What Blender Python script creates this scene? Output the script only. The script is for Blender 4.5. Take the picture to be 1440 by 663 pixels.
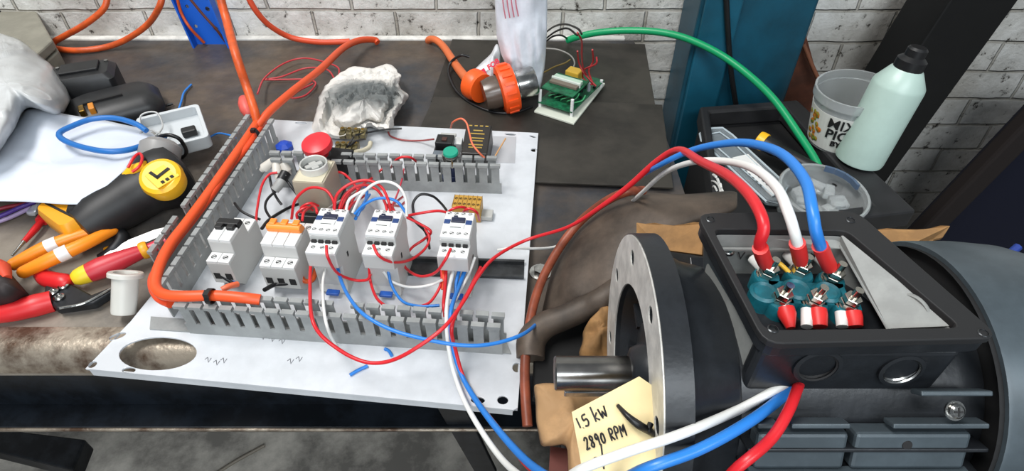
import bpy, bmesh, math, random
from mathutils import Vector, Matrix, noise, geometry
random.seed(7)
for _o in list(bpy.data.objects): bpy.data.objects.remove(_o)
sc = bpy.context.scene
COL = sc.collection
R = math.radians
# ------------------------------------------------------------------ camera, world, light, exposure
F, PITCH, CAMH = 850.0, 43.0, 0.475          # bench top is z = 0
cd = bpy.data.cameras.new('camera'); cam = bpy.data.objects.new('camera', cd); COL.objects.link(cam)
cam.location = (0, 0, CAMH); cam.rotation_euler = (R(90 - PITCH), 0, 0)
cd.sensor_fit = 'HORIZONTAL'; cd.sensor_width = 36.0; cd.lens = 36.0 * F / 1440.0
cd.clip_start = 0.01
sc.camera = cam
w = bpy.data.worlds.new('world'); sc.world = w; w.use_nodes = True
bg = w.node_tree.nodes['Background']; bg.inputs[0].default_value = (0.80, 0.90, 1.0, 1); bg.inputs[1].default_value = 0.22
def area(name, loc, target, sx, sy, power, color):
    l = bpy.data.lights.new(name, 'AREA'); l.shape = 'RECTANGLE'; l.size = sx; l.size_y = sy; l.energy = power; l.color = color
    o = bpy.data.objects.new(name, l); COL.objects.link(o); o.location = loc
    o.rotation_euler = (Vector(target) - Vector(loc)).to_track_quat('-Z', 'Y').to_euler()
    return o
area('roof_light_key', (-0.95, 0.30, 2.35), (0, 0.7, 0), 1.5, 0.5, 58, (1.0, 0.985, 0.96))
area('front_fill', (0.55, -1.25, 1.7), (0.1, 0.6, -0.2), 1.8, 0.5, 34, (0.90, 0.96, 1.0))  # added fill from behind the camera, reaches the floor under the bench
area('low_front_fill', (0.1, -2.3, 0.75), (0, 0.6, -0.35), 1.6, 1.4, 26, (0.88, 0.95, 1.0))  # added low fill behind the camera, lifts the dark floor and motor front
sc.view_settings.view_transform = 'Standard'; sc.view_settings.look = 'None'
sc.view_settings.gamma = 1.0; sc.view_settings.use_curve_mapping = False
sc.view_settings.exposure = 0.05
# ------------------------------------------------------------------ measuring the place from the photo
_p = R(PITCH); FW = Vector((0, math.cos(_p), -math.sin(_p))); UP = Vector((0, math.sin(_p), math.cos(_p)))
def ray(px, py): return Vector((1, 0, 0)) * ((px - 720) / F) + UP * ((331.5 - py) / F) + FW
def W(px, py, z=0.0):                 # point at height z
    d = ray(px, py); return Vector((0, 0, CAMH)) + d * ((z - CAMH) / d.z)
def Y(px, py, y):                     # point in the vertical plane at distance y
    d = ray(px, py); return Vector((0, 0, CAMH)) + d * (y / d.y)
def D(px, py, t):                     # point at depth t
    return Vector((0, 0, CAMH)) + ray(px, py) * t
# ------------------------------------------------------------------ materials
MATS = {}
def rgb(r, g, b):
    f = lambda c: (c / 255 / 12.92) if c / 255 <= 0.04045 else ((c / 255 + 0.055) / 1.055) ** 2.4
    return (f(r), f(g), f(b), 1)
def mat(name, c, rough=0.5, metal=0.0, var=0.0, vs=20.0, c2=None, bump=0.0, bs=60.0, trans=0.0, spec=0.5, coat=0.0, lo=0.42, hi=0.62, alpha=1.0, sss=0.0):
    if name in MATS: return MATS[name]
    m = bpy.data.materials.new(name); m.use_nodes = True; nt = m.node_tree; N = nt.nodes; L = nt.links
    b = N['Principled BSDF']; b.inputs['Base Color'].default_value = rgb(*c)
    b.inputs['Roughness'].default_value = rough; b.inputs['Metallic'].default_value = metal
    b.inputs['Specular IOR Level'].default_value = spec
    b.inputs['Transmission Weight'].default_value = trans
    b.inputs['Coat Weight'].default_value = coat
    b.inputs['Alpha'].default_value = alpha
    if sss: b.inputs['Subsurface Weight'].default_value = sss; b.inputs['Subsurface Radius'].default_value = (0.01, 0.01, 0.01)
    tc = N.new('ShaderNodeTexCoord')
    if var > 0 or c2:
        n = N.new('ShaderNodeTexNoise'); n.inputs['Scale'].default_value = vs; n.inputs['Detail'].default_value = 8; n.inputs['Roughness'].default_value = 0.65
        L.new(tc.outputs['Object'], n.inputs['Vector'])
        r = N.new('ShaderNodeValToRGB'); r.color_ramp.elements[0].position = lo; r.color_ramp.elements[1].position = hi
        if c2: r.color_ramp.elements[0].color = rgb(*c2); r.color_ramp.elements[1].color = rgb(*c)
        else:
            k = 1 - var
            r.color_ramp.elements[0].color = rgb(*[v * k for v in c]); r.color_ramp.elements[1].color = rgb(*c)
        L.new(n.outputs['Fac'], r.inputs['Fac']); L.new(r.outputs['Color'], b.inputs['Base Color'])
    if bump > 0:
        n2 = N.new('ShaderNodeTexNoise'); n2.inputs['Scale'].default_value = bs; n2.inputs['Detail'].default_value = 5
        L.new(tc.outputs['Object'], n2.inputs['Vector'])
        bp = N.new('ShaderNodeBump'); bp.inputs['Strength'].default_value = bump; bp.inputs['Distance'].default_value = 0.002
        L.new(n2.outputs['Fac'], bp.inputs['Height']); L.new(bp.outputs['Normal'], b.inputs['Normal'])
    MATS[name] = m; return m
def brick_mat():
    m = bpy.data.materials.new('painted_brick'); m.use_nodes = True; nt = m.node_tree; N = nt.nodes; L = nt.links
    b = N['Principled BSDF']; b.inputs['Roughness'].default_value = 0.55
    tc = N.new('ShaderNodeTexCoord'); mp = N.new('ShaderNodeMapping'); mp.inputs['Rotation'].default_value = (R(-90), 0, 0)
    mp.inputs['Location'].default_value = (0.052, -0.053, 0)
    nz = N.new('ShaderNodeTexNoise'); nz.inputs['Scale'].default_value = 9; nz.inputs['Detail'].default_value = 4
    L.new(tc.outputs['Object'], nz.inputs['Vector'])
    mx = N.new('ShaderNodeVectorMath'); mx.operation = 'MULTIPLY_ADD'; mx.inputs[1].default_value = (0.012, 0.012, 0.012)
    L.new(nz.outputs['Color'], mx.inputs[0]); L.new(tc.outputs['Object'], mx.inputs[2])
    L.new(mx.outputs[0], mp.inputs['Vector'])
    br = N.new('ShaderNodeTexBrick'); br.inputs['Scale'].default_value = 1.0; br.inputs['Brick Width'].default_value = 0.145; br.inputs['Row Height'].default_value = 0.058
    br.inputs['Mortar Size'].default_value = 0.0035; br.inputs['Mortar Smooth'].default_value = 0.6; br.inputs['Bias'].default_value = 0
    L.new(mp.outputs['Vector'], br.inputs['Vector'])
    n = N.new('ShaderNodeTexNoise'); n.inputs['Scale'].default_value = 55; n.inputs['Detail'].default_value = 6; n.inputs['Roughness'].default_value = 0.7
    L.new(tc.outputs['Object'], n.inputs['Vector'])
    r = N.new('ShaderNodeValToRGB'); r.color_ramp.elements[0].position = 0.33; r.color_ramp.elements[0].color = rgb(60, 52, 44)
    r.color_ramp.elements[1].position = 0.41; r.color_ramp.elements[1].color = rgb(222, 220, 214)
    e = r.color_ramp.elements.new(0.7); e.color = rgb(240, 239, 235)
    L.new(n.outputs['Fac'], r.inputs['Fac'])
    mc = N.new('ShaderNodeMixRGB'); mc.blend_type = 'MULTIPLY'; mc.inputs['Color2'].default_value = rgb(218, 215, 209)
    L.new(br.outputs['Fac'], mc.inputs['Fac']); L.new(r.outputs['Color'], mc.inputs['Color1'])
    # broad grime patches
    ng = N.new('ShaderNodeTexNoise'); ng.inputs['Scale'].default_value = 3.2; ng.inputs['Detail'].default_value = 7; ng.inputs['Roughness'].default_value = 0.6
    L.new(tc.outputs['Object'], ng.inputs['Vector'])
    rg = N.new('ShaderNodeValToRGB'); rg.color_ramp.elements[0].position = 0.40; rg.color_ramp.elements[0].color = rgb(150, 143, 134); rg.color_ramp.elements[1].position = 0.58; rg.color_ramp.elements[1].color = (1, 1, 1, 1)
    L.new(ng.outputs['Fac'], rg.inputs['Fac'])
    m2 = N.new('ShaderNodeMixRGB'); m2.blend_type = 'MULTIPLY'; m2.inputs['Fac'].default_value = 0.7
    L.new(mc.outputs['Color'], m2.inputs['Color1']); L.new(rg.outputs['Color'], m2.inputs['Color2'])
    L.new(m2.outputs['Color'], b.inputs['Base Color'])
    ad = N.new('ShaderNodeMath'); ad.operation = 'MULTIPLY_ADD'; ad.inputs[1].default_value = -2.2
    L.new(br.outputs['Fac'], ad.inputs[0]); L.new(n.outputs['Fac'], ad.inputs[2])
    bp = N.new('ShaderNodeBump'); bp.inputs['Strength'].default_value = 0.8; bp.inputs['Distance'].default_value = 0.004
    L.new(ad.outputs[0], bp.inputs['Height']); L.new(bp.outputs['Normal'], b.inputs['Normal'])
    return m
def bench_mat():                      # worn hot-rolled steel: grey scale, brown rust stains, bright scuffs, painted-in glare
    m = bpy.data.materials.new('bench_steel'); m.use_nodes = True; nt = m.node_tree; N = nt.nodes; L = nt.links
    b = N['Principled BSDF']; b.inputs['Metallic'].default_value = 0.2
    tc = N.new('ShaderNodeTexCoord')
    def nzr(s, d, p0, c0, p1, c1):
        n = N.new('ShaderNodeTexNoise'); n.inputs['Scale'].default_value = s; n.inputs['Detail'].default_value = d; n.inputs['Roughness'].default_value = 0.65
        L.new(tc.outputs['Object'], n.inputs['Vector']); r = N.new('ShaderNodeValToRGB')
        r.color_ramp.elements[0].position = p0; r.color_ramp.elements[0].color = c0; r.color_ramp.elements[1].position = p1; r.color_ramp.elements[1].color = c1
        L.new(n.outputs['Fac'], r.inputs['Fac']); return r
    a = nzr(4.0, 9, 0.40, rgb(58, 62, 69), 0.62, rgb(108, 94, 80))
    c = nzr(26, 8, 0.42, (0.62, 0.6, 0.58, 1), 0.66, (1, 1, 1, 1))
    mx = N.new('ShaderNodeMixRGB'); mx.blend_type = 'MULTIPLY'; mx.inputs['Fac'].default_value = 0.8
    L.new(a.outputs['Color'], mx.inputs['Color1']); L.new(c.outputs['Color'], mx.inputs['Color2'])
    # glare on the front left of the bench, painted in as a lighter patch
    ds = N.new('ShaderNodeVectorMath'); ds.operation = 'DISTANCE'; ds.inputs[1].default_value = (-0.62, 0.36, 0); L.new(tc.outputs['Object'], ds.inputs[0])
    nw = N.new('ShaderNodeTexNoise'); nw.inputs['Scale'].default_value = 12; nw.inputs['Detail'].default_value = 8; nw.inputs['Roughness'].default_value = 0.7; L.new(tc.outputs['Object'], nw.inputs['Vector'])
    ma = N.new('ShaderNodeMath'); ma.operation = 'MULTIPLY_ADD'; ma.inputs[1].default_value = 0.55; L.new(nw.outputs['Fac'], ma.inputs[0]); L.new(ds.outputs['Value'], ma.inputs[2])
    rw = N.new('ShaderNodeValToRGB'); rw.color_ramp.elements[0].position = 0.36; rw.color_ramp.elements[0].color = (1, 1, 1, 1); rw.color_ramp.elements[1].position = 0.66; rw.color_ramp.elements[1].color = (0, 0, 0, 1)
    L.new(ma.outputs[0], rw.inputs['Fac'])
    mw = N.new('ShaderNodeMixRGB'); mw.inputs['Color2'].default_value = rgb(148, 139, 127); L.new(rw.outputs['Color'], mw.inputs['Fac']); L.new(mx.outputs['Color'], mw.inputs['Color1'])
    L.new(mw.outputs['Color'], b.inputs['Base Color'])
    rr = nzr(14, 6, 0.35, (0.38, 0.38, 0.38, 1), 0.7, (0.62, 0.62, 0.62, 1)); L.new(rr.outputs['Color'], b.inputs['Roughness'])
    n2 = N.new('ShaderNodeTexNoise'); n2.inputs['Scale'].default_value = 130; n2.inputs['Detail'].default_value = 4; L.new(tc.outputs['Object'], n2.inputs['Vector'])
    bp = N.new('ShaderNodeBump'); bp.inputs['Strength'].default_value = 0.25; bp.inputs['Distance'].default_value = 0.001
    L.new(n2.outputs['Fac'], bp.inputs['Height']); L.new(bp.outputs['Normal'], b.inputs['Normal'])
    return m
# ------------------------------------------------------------------ mesh helpers
def link(o, parent=None):
    COL.objects.link(o)
    if parent: o.parent = parent
    return o
def mesh(name, bm, m, parent=None, smooth=None, bevel=0.0, seg=2, sub=0, solid=0.0, recalc=True):
    if recalc: bmesh.ops.recalc_face_normals(bm, faces=bm.faces)
    me = bpy.data.meshes.new(name); bm.to_mesh(me); bm.free(); me.materials.append(m)
    o = bpy.data.objects.new(name, me); link(o, parent)
    if smooth is not None:
        me.shade_smooth(); me.set_sharp_from_angle(angle=R(smooth))
    if solid:
        md = o.modifiers.new('thickness', 'SOLIDIFY'); md.thickness = solid; md.offset = 0
    if bevel:
        md = o.modifiers.new('bevel', 'BEVEL'); md.width = bevel; md.segments = seg; md.limit_method = 'ANGLE'; md.angle_limit = R(35)
    if sub:
        md = o.modifiers.new('subdivision', 'SUBSURF'); md.levels = sub; md.render_levels = sub
    return o
def tag(o, label=None, cat=None, group=None, kind=None):
    if label: o['label'] = label
    if cat: o['category'] = cat
    if group: o['group'] = group
    if kind: o['kind'] = kind
    return o
def thing(name, label, cat, loc=(0, 0, 0), rz=0.0, group=None, rot=None):
    o = bpy.data.objects.new(name, None); o.empty_display_size = 0.02; COL.objects.link(o)
    o.location = loc; o.rotation_euler = rot if rot else (0, 0, rz)
    return tag(o, label, cat, group)
NB = bmesh.new
def box(bm, c, s, rz=0.0, M=None):
    M = M or (Matrix.Translation(c) @ Matrix.Rotation(rz, 4, 'Z'))
    r = bmesh.ops.create_cube(bm, size=1.0, matrix=M @ Matrix.Diagonal((s[0], s[1], s[2], 1)))
    return r['verts']
def axes(d):
    d = d.normalized(); a = Vector((0, 0, 1)) if abs(d.z) < 0.9 else Vector((1, 0, 0))
    u = d.cross(a).normalized(); return u, d.cross(u).normalized()
def lathe(bm, prof, p0, d, n=28, close=False):     # prof: (radius, distance along d)
    p0 = Vector(p0); d = Vector(d).normalized(); u, v = axes(d); rings = []
    for r, h in prof:
        if r < 1e-6: rings.append([bm.verts.new(p0 + d * h)])
        else: rings.append([bm.verts.new(p0 + d * h + (u * math.cos(2 * math.pi * k / n) + v * math.sin(2 * math.pi * k / n)) * r) for k in range(n)])
    for A, B_ in zip(rings, rings[1:]):
        for k in range(n):
            k2 = (k + 1) % n
            if len(A) == 1 and len(B_) == 1: continue
            if len(A) == 1: bm.faces.new((A[0], B_[k], B_[k2]))
            elif len(B_) == 1: bm.faces.new((A[k], A[k2], B_[0]))
            else: bm.faces.new((A[k], A[k2], B_[k2], B_[k]))
def cyl(bm, p0, p1, r0, r1=None, n=20):
    p0, p1 = Vector(p0), Vector(p1); r1 = r0 if r1 is None else r1; L_ = (p1 - p0).length
    lathe(bm, [(0, 0), (r0, 0), (r1, L_), (0, L_)], p0, p1 - p0, n)
def catmull(P, k=6):
    P = [Vector(p) for p in P]; out = []
    Q = [P[0] * 2 - P[1]] + P + [P[-1] * 2 - P[-2]]
    for i in range(1, len(Q) - 2):
        a, b, c, d = Q[i - 1:i + 3]
        for j in range(k):
            t = j / k
            out.append(0.5 * ((2 * b) + (c - a) * t + (2 * a - 5 * b + 4 * c - d) * t * t + (3 * b - a - 3 * c + d) * t ** 3))
    out.append(P[-1]); return out
def tube(bm, P, r, n=8, k=6, smooth=True):          # r: number or list (one per control point)
    if smooth and len(P) > 2:
        if isinstance(r, (list, tuple)):
            rr = []
            for a, b in zip(r, r[1:]): rr += [a + (b - a) * j / k for j in range(k)]
            r = rr + [r[-1]] if True else r
        P = catmull(P, k)
    P = [Vector(p) for p in P]
    if not isinstance(r, (list, tuple)): r = [r] * len(P)
    T = [(P[min(i + 1, len(P) - 1)] - P[max(i - 1, 0)]).normalized() for i in range(len(P))]
    u, _ = axes(T[0]); rings = []
    for i, p in enumerate(P):
        u = (u - T[i] * u.dot(T[i])); u = u.normalized() if u.length > 1e-6 else axes(T[i])[0]
        v = T[i].cross(u)
        rings.append([bm.verts.new(p + (u * math.cos(2 * math.pi * q / n) + v * math.sin(2 * math.pi * q / n)) * r[i]) for q in range(n)])
    for A, B_ in zip(rings, rings[1:]):
        for q in range(n): bm.faces.new((A[q], A[(q + 1) % n], B_[(q + 1) % n], B_[q]))
    bm.faces.new(rings[0][::-1]); bm.faces.new(rings[-1])
def loopprism(bm, outer, holes, top, bot):          # polygon with holes; top(p)/bot(p) map a 2D point to 3D
    pts, edges = [], []
    for lp in [outer] + holes:
        k = len(pts); n = len(lp); pts += [Vector((p[0], p[1])) for p in lp]; edges += [(k + q, k + (q + 1) % n) for q in range(n)]
    V, _, Fc, *_r = geometry.delaunay_2d_cdt(pts, edges, [], 1, 1e-7)
    def inside(p, lp):
        c = False
        for q in range(len(lp)):
            a, b = lp[q], lp[q - 1]
            if (a[1] > p[1]) != (b[1] > p[1]) and p[0] < (b[0] - a[0]) * (p[1] - a[1]) / (b[1] - a[1]) + a[0]: c = not c
        return c
    Fc = [f for f in Fc if (lambda c: inside(c, outer) and not any(inside(c, h) for h in holes))(sum((V[q] for q in f), Vector((0, 0))) / len(f))]
    for f in (top, bot):
        vs = [bm.verts.new(f(p)) for p in V]
        for t_ in Fc: bm.faces.new([vs[q] for q in t_])
    for lp in [outer] + holes:
        a = [bm.verts.new(top(p)) for p in lp]; b = [bm.verts.new(bot(p)) for p in lp]
        for i in range(len(lp)):
            j = (i + 1) % len(lp); bm.faces.new((a[i], a[j], b[j], b[i]))
    bmesh.ops.remove_doubles(bm, verts=bm.verts, dist=1e-6)
def prism(bm, pts, z0, z1, M=None):                 # 2D polygon extruded
    f = (lambda p, z: M @ Vector((p[0], p[1], z))) if M else (lambda p, z: Vector((p[0], p[1], z)))
    a = [bm.verts.new(f(p, z0)) for p in pts]; b = [bm.verts.new(f(p, z1)) for p in pts]; n = len(pts)
    bm.faces.new(a[::-1]); bm.faces.new(b)
    for i in range(n): bm.faces.new((a[i], a[(i + 1) % n], b[(i + 1) % n], b[i]))
def grid(bm, P, closed=False):
    V = [[bm.verts.new(p) for p in row] for row in P]
    for A, B_ in zip(V, V[1:]):
        n = len(A)
        for j in range(n if closed else n - 1): bm.faces.new((A[j], A[(j + 1) % n], B_[(j + 1) % n], B_[j]))
    return V
def circ(c, r, n=20, ry=None, rot=0):
    ry = ry or r; o = []
    for k in range(n):
        a = 2 * math.pi * k / n; x, y = r * math.cos(a), ry * math.sin(a)
        o.append((c[0] + x * math.cos(rot) - y * math.sin(rot), c[1] + x * math.sin(rot) + y * math.cos(rot)))
    return o
def rrect(w, h, r, n=5, c=(0, 0)):
    o = []
    for sx, sy, a0 in ((1, 1, 0), (-1, 1, 90), (-1, -1, 180), (1, -1, 270)):
        for k in range(n + 1):
            a = R(a0 + 90 * k / n); o.append((c[0] + sx * (w / 2 - r) + r * math.cos(a), c[1] + sy * (h / 2 - r) + r * math.sin(a)))
    return o
def extr(M): return (lambda z: (lambda p: M @ Vector((p[0], p[1], z))))
def letters(name, text, size, m, parent=None, M=None, depth=0.0004, bold=0.0, wrap=None):
    cu = bpy.data.curves.new(name, 'FONT'); cu.body = text; cu.size = size; cu.extrude = depth; cu.offset = bold
    cu.align_x = 'CENTER'; cu.align_y = 'CENTER'; cu.resolution_u = 3
    t = bpy.data.objects.new(name + '_src', cu); COL.objects.link(t)
    dg = bpy.context.evaluated_depsgraph_get(); me = bpy.data.meshes.new_from_object(t.evaluated_get(dg))
    bpy.data.objects.remove(t); me.name = name; me.materials.clear(); me.materials.append(m)
    if wrap:                              # finer mesh so that the letters follow the curve
        b_ = NB(); b_.from_mesh(me); bmesh.ops.triangulate(b_, faces=b_.faces); bmesh.ops.subdivide_edges(b_, edges=b_.edges, cuts=3, use_grid_fill=True); b_.to_mesh(me); b_.free()
    for v in me.vertices:
        p = v.co.copy()
        if wrap: p = wrap(p)
        if M: p = M @ p
        v.co = p
    o = bpy.data.objects.new(name, me); return link(o, parent)
def frame(o, u, v):                   # matrix with x along u, y along v, origin o
    u = Vector(u).normalized(); n = u.cross(Vector(v)).normalized(); v = n.cross(u)
    M = Matrix((u, v, n)).transposed().to_4x4(); M.translation = Vector(o); return M
def wire(name, label, pts, r, m, group=None, cat='wire', n=8, conv=W):
    bm = NB(); tube(bm, [conv(*p) if not isinstance(p, Vector) else p for p in pts], r, n)
    o = mesh(name, bm, m, smooth=60); return tag(o, label, cat, group)
# ------------------------------------------------------------------ material palette
black = mat('black_plastic', (24, 24, 26), 0.45, var=0.3, vs=40)
matblack = mat('matte_black', (16, 16, 17), 0.75)
steel = mat('bright_steel', (205, 204, 200), 0.22, 1.0, var=0.25, vs=60)
darksteel = mat('dark_steel', (44, 47, 52), 0.5, 0.4, var=0.4, vs=25)
sheet = mat('sheet_steel', (66, 62, 56), 0.5, 0.35, var=0.3, vs=9, bump=0.1)
orange = mat('orange_cable', (222, 92, 38), 0.42, var=0.12, vs=60)
redorange = mat('red_orange_cable', (226, 74, 34), 0.45)
redw = mat('red_insulation', (206, 34, 42), 0.35)
whitew = mat('white_insulation', (226, 226, 222), 0.4)
bluew = mat('blue_insulation', (42, 122, 205), 0.35)
blackw = mat('black_insulation', (20, 20, 22), 0.4)
greyw = mat('grey_insulation', (150, 148, 142), 0.45)
whitep = mat('white_plastic', (228, 228, 226), 0.4)
greyp = mat('grey_plastic', (176, 176, 172), 0.45)
duct = mat('duct_grey', (152, 154, 153), 0.45, var=0.12, vs=30)
hole = mat('dark_opening', (22, 21, 22), 0.7)
brass = mat('brass', (190, 150, 70), 0.3, 1.0, var=0.3, vs=90)
yellow = mat('tool_yellow', (242, 184, 32), 0.4)
redp = mat('red_plastic', (206, 36, 40), 0.38)
# ------------------------------------------------------------------ setting
bm = NB(); box(bm, (0.6, 1.08, 0.2), (6.4, 0.1, 2.2)); tag(mesh('wall_back', bm, brick_mat()), kind='structure')
bm = NB(); box(bm, (0.6, -0.2, -0.91), (6.4, 2.6, 0.1))
tag(mesh('floor', bm, mat('concrete', (196, 190, 180), 0.8, var=0.4, vs=6, bump=0.3, bs=40)), kind='structure')
bm = NB(); box(bm, (-0.55, 1.022, -0.012), (1.5, 0.014, 0.030)); tag(mesh('trim_1', bm, mat('trim_white', (232, 230, 224), .6, var=.15, vs=30), bevel=.002), kind='structure')
# ------------------------------------------------------------------ workbench
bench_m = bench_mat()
t = thing('workbench', 'long worn steel workbench carrying the white panel and tools', 'workbench')
prof = [(1.013, 0), (0.362, 0)] + [(0.362 - 0.022 * math.sin(R(a)), -0.022 + 0.022 * math.cos(R(a))) for a in (15, 30, 45, 60, 75, 90)] + [(0.340, -0.03), (0.352, -0.032), (1.013, -0.032)]
M = Matrix(((0, 0, 1, 0), (1, 0, 0, 0), (0, 1, 0, 0), (0, 0, 0, 1)))
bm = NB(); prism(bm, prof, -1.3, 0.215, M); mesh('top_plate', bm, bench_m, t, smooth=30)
bm = NB(); box(bm, (-0.54, 0.372, -0.08), (1.5, 0.012, 0.096)); box(bm, (-0.54, 0.357, -0.130), (1.5, 0.042, 0.009))
mesh('apron', bm, mat('apron_paint', (30, 36, 44), 0.38, 0.3, var=0.4, vs=30), t, bevel=0.003)
worn = mat('worn_edge_and_glint', (172, 160, 144), 0.36, 0.6, c2=(92, 72, 58), vs=22, lo=.38, hi=.56, bump=.25, bs=180)
profe = [(0.376, .0004)] + [(0.362 - 0.0224 * math.sin(R(a)), -0.022 + 0.0224 * math.cos(R(a))) for a in (0, 15, 30, 45, 60, 75, 90)] + [(.3396, -.026), (.346, -.026), (.346, -.012), (.362, -.002), (.376, -.002)]
bm = NB(); prism(bm, profe, -1.3, .03, M); mesh('worn_front_edge', bm, worn, t, smooth=35)
bm = NB(); tube(bm, [Vector((-1.28, .3365, -.1275)), Vector((.2, .3365, -.1275))], .0022, 8, smooth=False); mesh('lip_highlight', bm, worn, t, smooth=60)  # highlight along the apron lip, drawn as a light steel strip
for x in (-1.22, 0.15):
    for y in (0.42, 0.96):
        bm = NB(); box(bm, (x, y, -0.446), (0.05, 0.05, 0.828)); mesh('leg', bm, darksteel, t, bevel=0.004)
bm = NB(); a, b = D(632, 566, 0.62), D(684, 664, 0.80); d = (b - a); Mx = frame((a + b) / 2, d, Vector((0, 1, 0)))
box(bm, None, (d.length, 0.006, 0.028), M=Mx); mesh('brace', bm, darksteel, t, bevel=0.001)
bm = NB(); prism(bm, [tuple(W(x, y, -0.62)[:2]) for x, y in ((-60, 596), (120, 618), (102, 662), (-60, 622))], -0.66, -0.62)
mesh('foot_rail', bm, darksteel, t, bevel=0.004)
def sheetplate(label, px, z, th=0.003):
    bm = NB(); prism(bm, [tuple(W(x, y, z)[:2]) for x, y in px], z - th, z)
    return tag(mesh('steel_sheet', bm, sheet, bevel=0.0006), label, 'steel sheet', 'steel sheets on the bench')
sheetplate('dark steel sheet at the bench back, under the tall plastic bag', ((636, 55), (907, 62), (922, 150), (606, 142)), 0.0035)
sheetplate('dark steel sheet under the circuit board, nearer the white panel', ((610, 136), (931, 147), (947, 264), (560, 248)), 0.0072)
bm = NB(); M0 = W(760, 384, 0.0)
lathe(bm, [(0, 0.007), (0.0072, 0.007), (0.0078, 0.005), (0.0078, 0)], M0, (0, 0, 1), 6); cyl(bm, M0, M0 + Vector((0, 0, 0.0015)), 0.012)
tag(mesh('bolt', bm, steel, smooth=30), 'shiny hexagon bolt beside the right edge of the white panel', 'bolt')
# debris offcuts
def offcut(label, pts, m=bluew, r=0.0016, g='blue wire offcuts'): return wire('wire_offcut', label, pts, r, m, g, 'wire offcut')
offcut('long blue wire offcut on bare bench beside the white plastic bushing', ((90, 437, .002), (112, 433, .002), (140, 428, .002)))
offcut('bent blue wire offcut standing on bench behind the grey enclosure lid', ((248, 164, .003), (255, 143, .006), (259, 130, .004), (269, 119, .003)))
offcut('straight blue wire offcut on the white panel front', ((492, 528, .0135), (504, 521, .0135), (517, 515, .0135)))
offcut('short bent blue wire offcut behind the straight one on white panel', ((541, 491, .0135), (547, 494, .0135), (551, 501, .0135)))
offcut('black wire offcut pointing right from the black charger', ((196, 160, .004), (220, 152, .004), (243, 146, .004)), blackw, 0.002, None)
# ------------------------------------------------------------------ floor: thin rod
wire('thin_rod', 'thin bent rod lying on the concrete floor below bench', ((296, 672, -.855), (330, 650, -.855), (372, 627, -.855)), 0.004, mat('rod_grey', (120, 112, 100), 0.5), cat='rod')
# ------------------------------------------------------------------ wall side things
# blue perforated upright
t = thing('shelf_upright', 'blue perforated steel upright leaning on the white brick wall', 'upright')
a0, a1, b0, b1 = Y(246, -4, 1.015), Y(283, 64, 1.0), Y(300, -4, 1.015), Y(322, 64, 1.0)
u = (a1 - a0).normalized(); Mx = frame((a0 + a1 + b0 + b1) / 4, (a0 - a1) + (b0 - b1), (a0 - b0) * -1)
Lh = 0.2; wd = (b0 - a0).length * 0.92
hs = []
for k in range(5):
    hs.append(circ((-Lh / 2 + 0.02 + k * 0.033, 0.24 * wd), 0.0042, 8, 0.0042)); hs.append(circ((-Lh / 2 + 0.03 + k * 0.033, -0.30 * wd), 0.0032, 8))
bm = NB(); loopprism(bm, [(-Lh / 2, -wd / 2), (Lh / 2, -wd / 2), (Lh / 2, wd / 2), (-Lh / 2, wd / 2)], hs, lambda p: Mx @ Vector((p[0], p[1], 0.0015)), lambda p: Mx @ Vector((p[0], p[1], -0.0015)))
bl = mat('blue_paint', (18, 88, 190), 0.4)
mesh('perforated_face', bm, bl, t)
bm = NB(); box(bm, None, (Lh, 0.003, 0.018), M=Mx @ Matrix.Translation((0, wd / 2, -0.008))); mesh('flange', bm, bl, t)
bm = NB(); box(bm, None, (Lh, 0.003, 0.018), M=Mx @ Matrix.Translation((0, -wd / 2, -0.008))); mesh('flange', bm, bl, t)
# teal machine column
teal = mat('teal_paint', (14, 78, 100), 0.42, var=0.25, vs=6)
t = thing('machine_column', 'teal painted steel machine column standing against brick wall', 'column')
bm = NB(); box(bm, (0.382, 0.975, -0.29), (0.182, 0.10, 1.14)); mesh('housing', bm, teal, t, bevel=0.006, seg=3)
bm = NB(); box(bm, (0.325, 0.922, -0.28), (0.058, 0.008, 1.10)); mesh('door_panel', bm, mat('teal_paint_light', (20, 90, 114), 0.4, var=0.2, vs=8), t, bevel=0.003)
bm = NB(); tube(bm, [Y(1021, -8, .915), Y(1024, 50, .912), Y(1028, 100, .912), Y(1034, 142, .91), Y(1040, 175, .91)], 0.0045); tag(mesh('hanging_cable', bm, blackw, smooth=60), 'black cable hanging down the front of the teal column', 'cable')
# black slanted post
pm = mat('post_black', (13, 13, 13), 0.65, var=0.35, vs=14, spec=.3)
a, b = Y(1364, 0, 0.9), Y(1205, 236, 0.9)
d = (a - b).normalized(); P0, P1 = b - d * 0.32, a + d * 0.25
bm = NB(); Mx = frame((P0 + P1) / 2, P1 - P0, Vector((0, 1, 0))); Lp = (P1 - P0).length
box(bm, None, (Lp, 0.012, 0.098), M=Mx @ Matrix.Translation((0, -0.02, 0))); box(bm, None, (Lp, 0.09, 0.01), M=Mx @ Matrix.Translation((0, 0.02, -0.044))); box(bm, None, (Lp, 0.09, 0.01), M=Mx @ Matrix.Translation((0, 0.02, 0.044)))
tag(mesh('steel_post', bm, pm, bevel=0.003), 'black steel channel post leaning in front of brick wall behind spray bottle', 'post')
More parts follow.
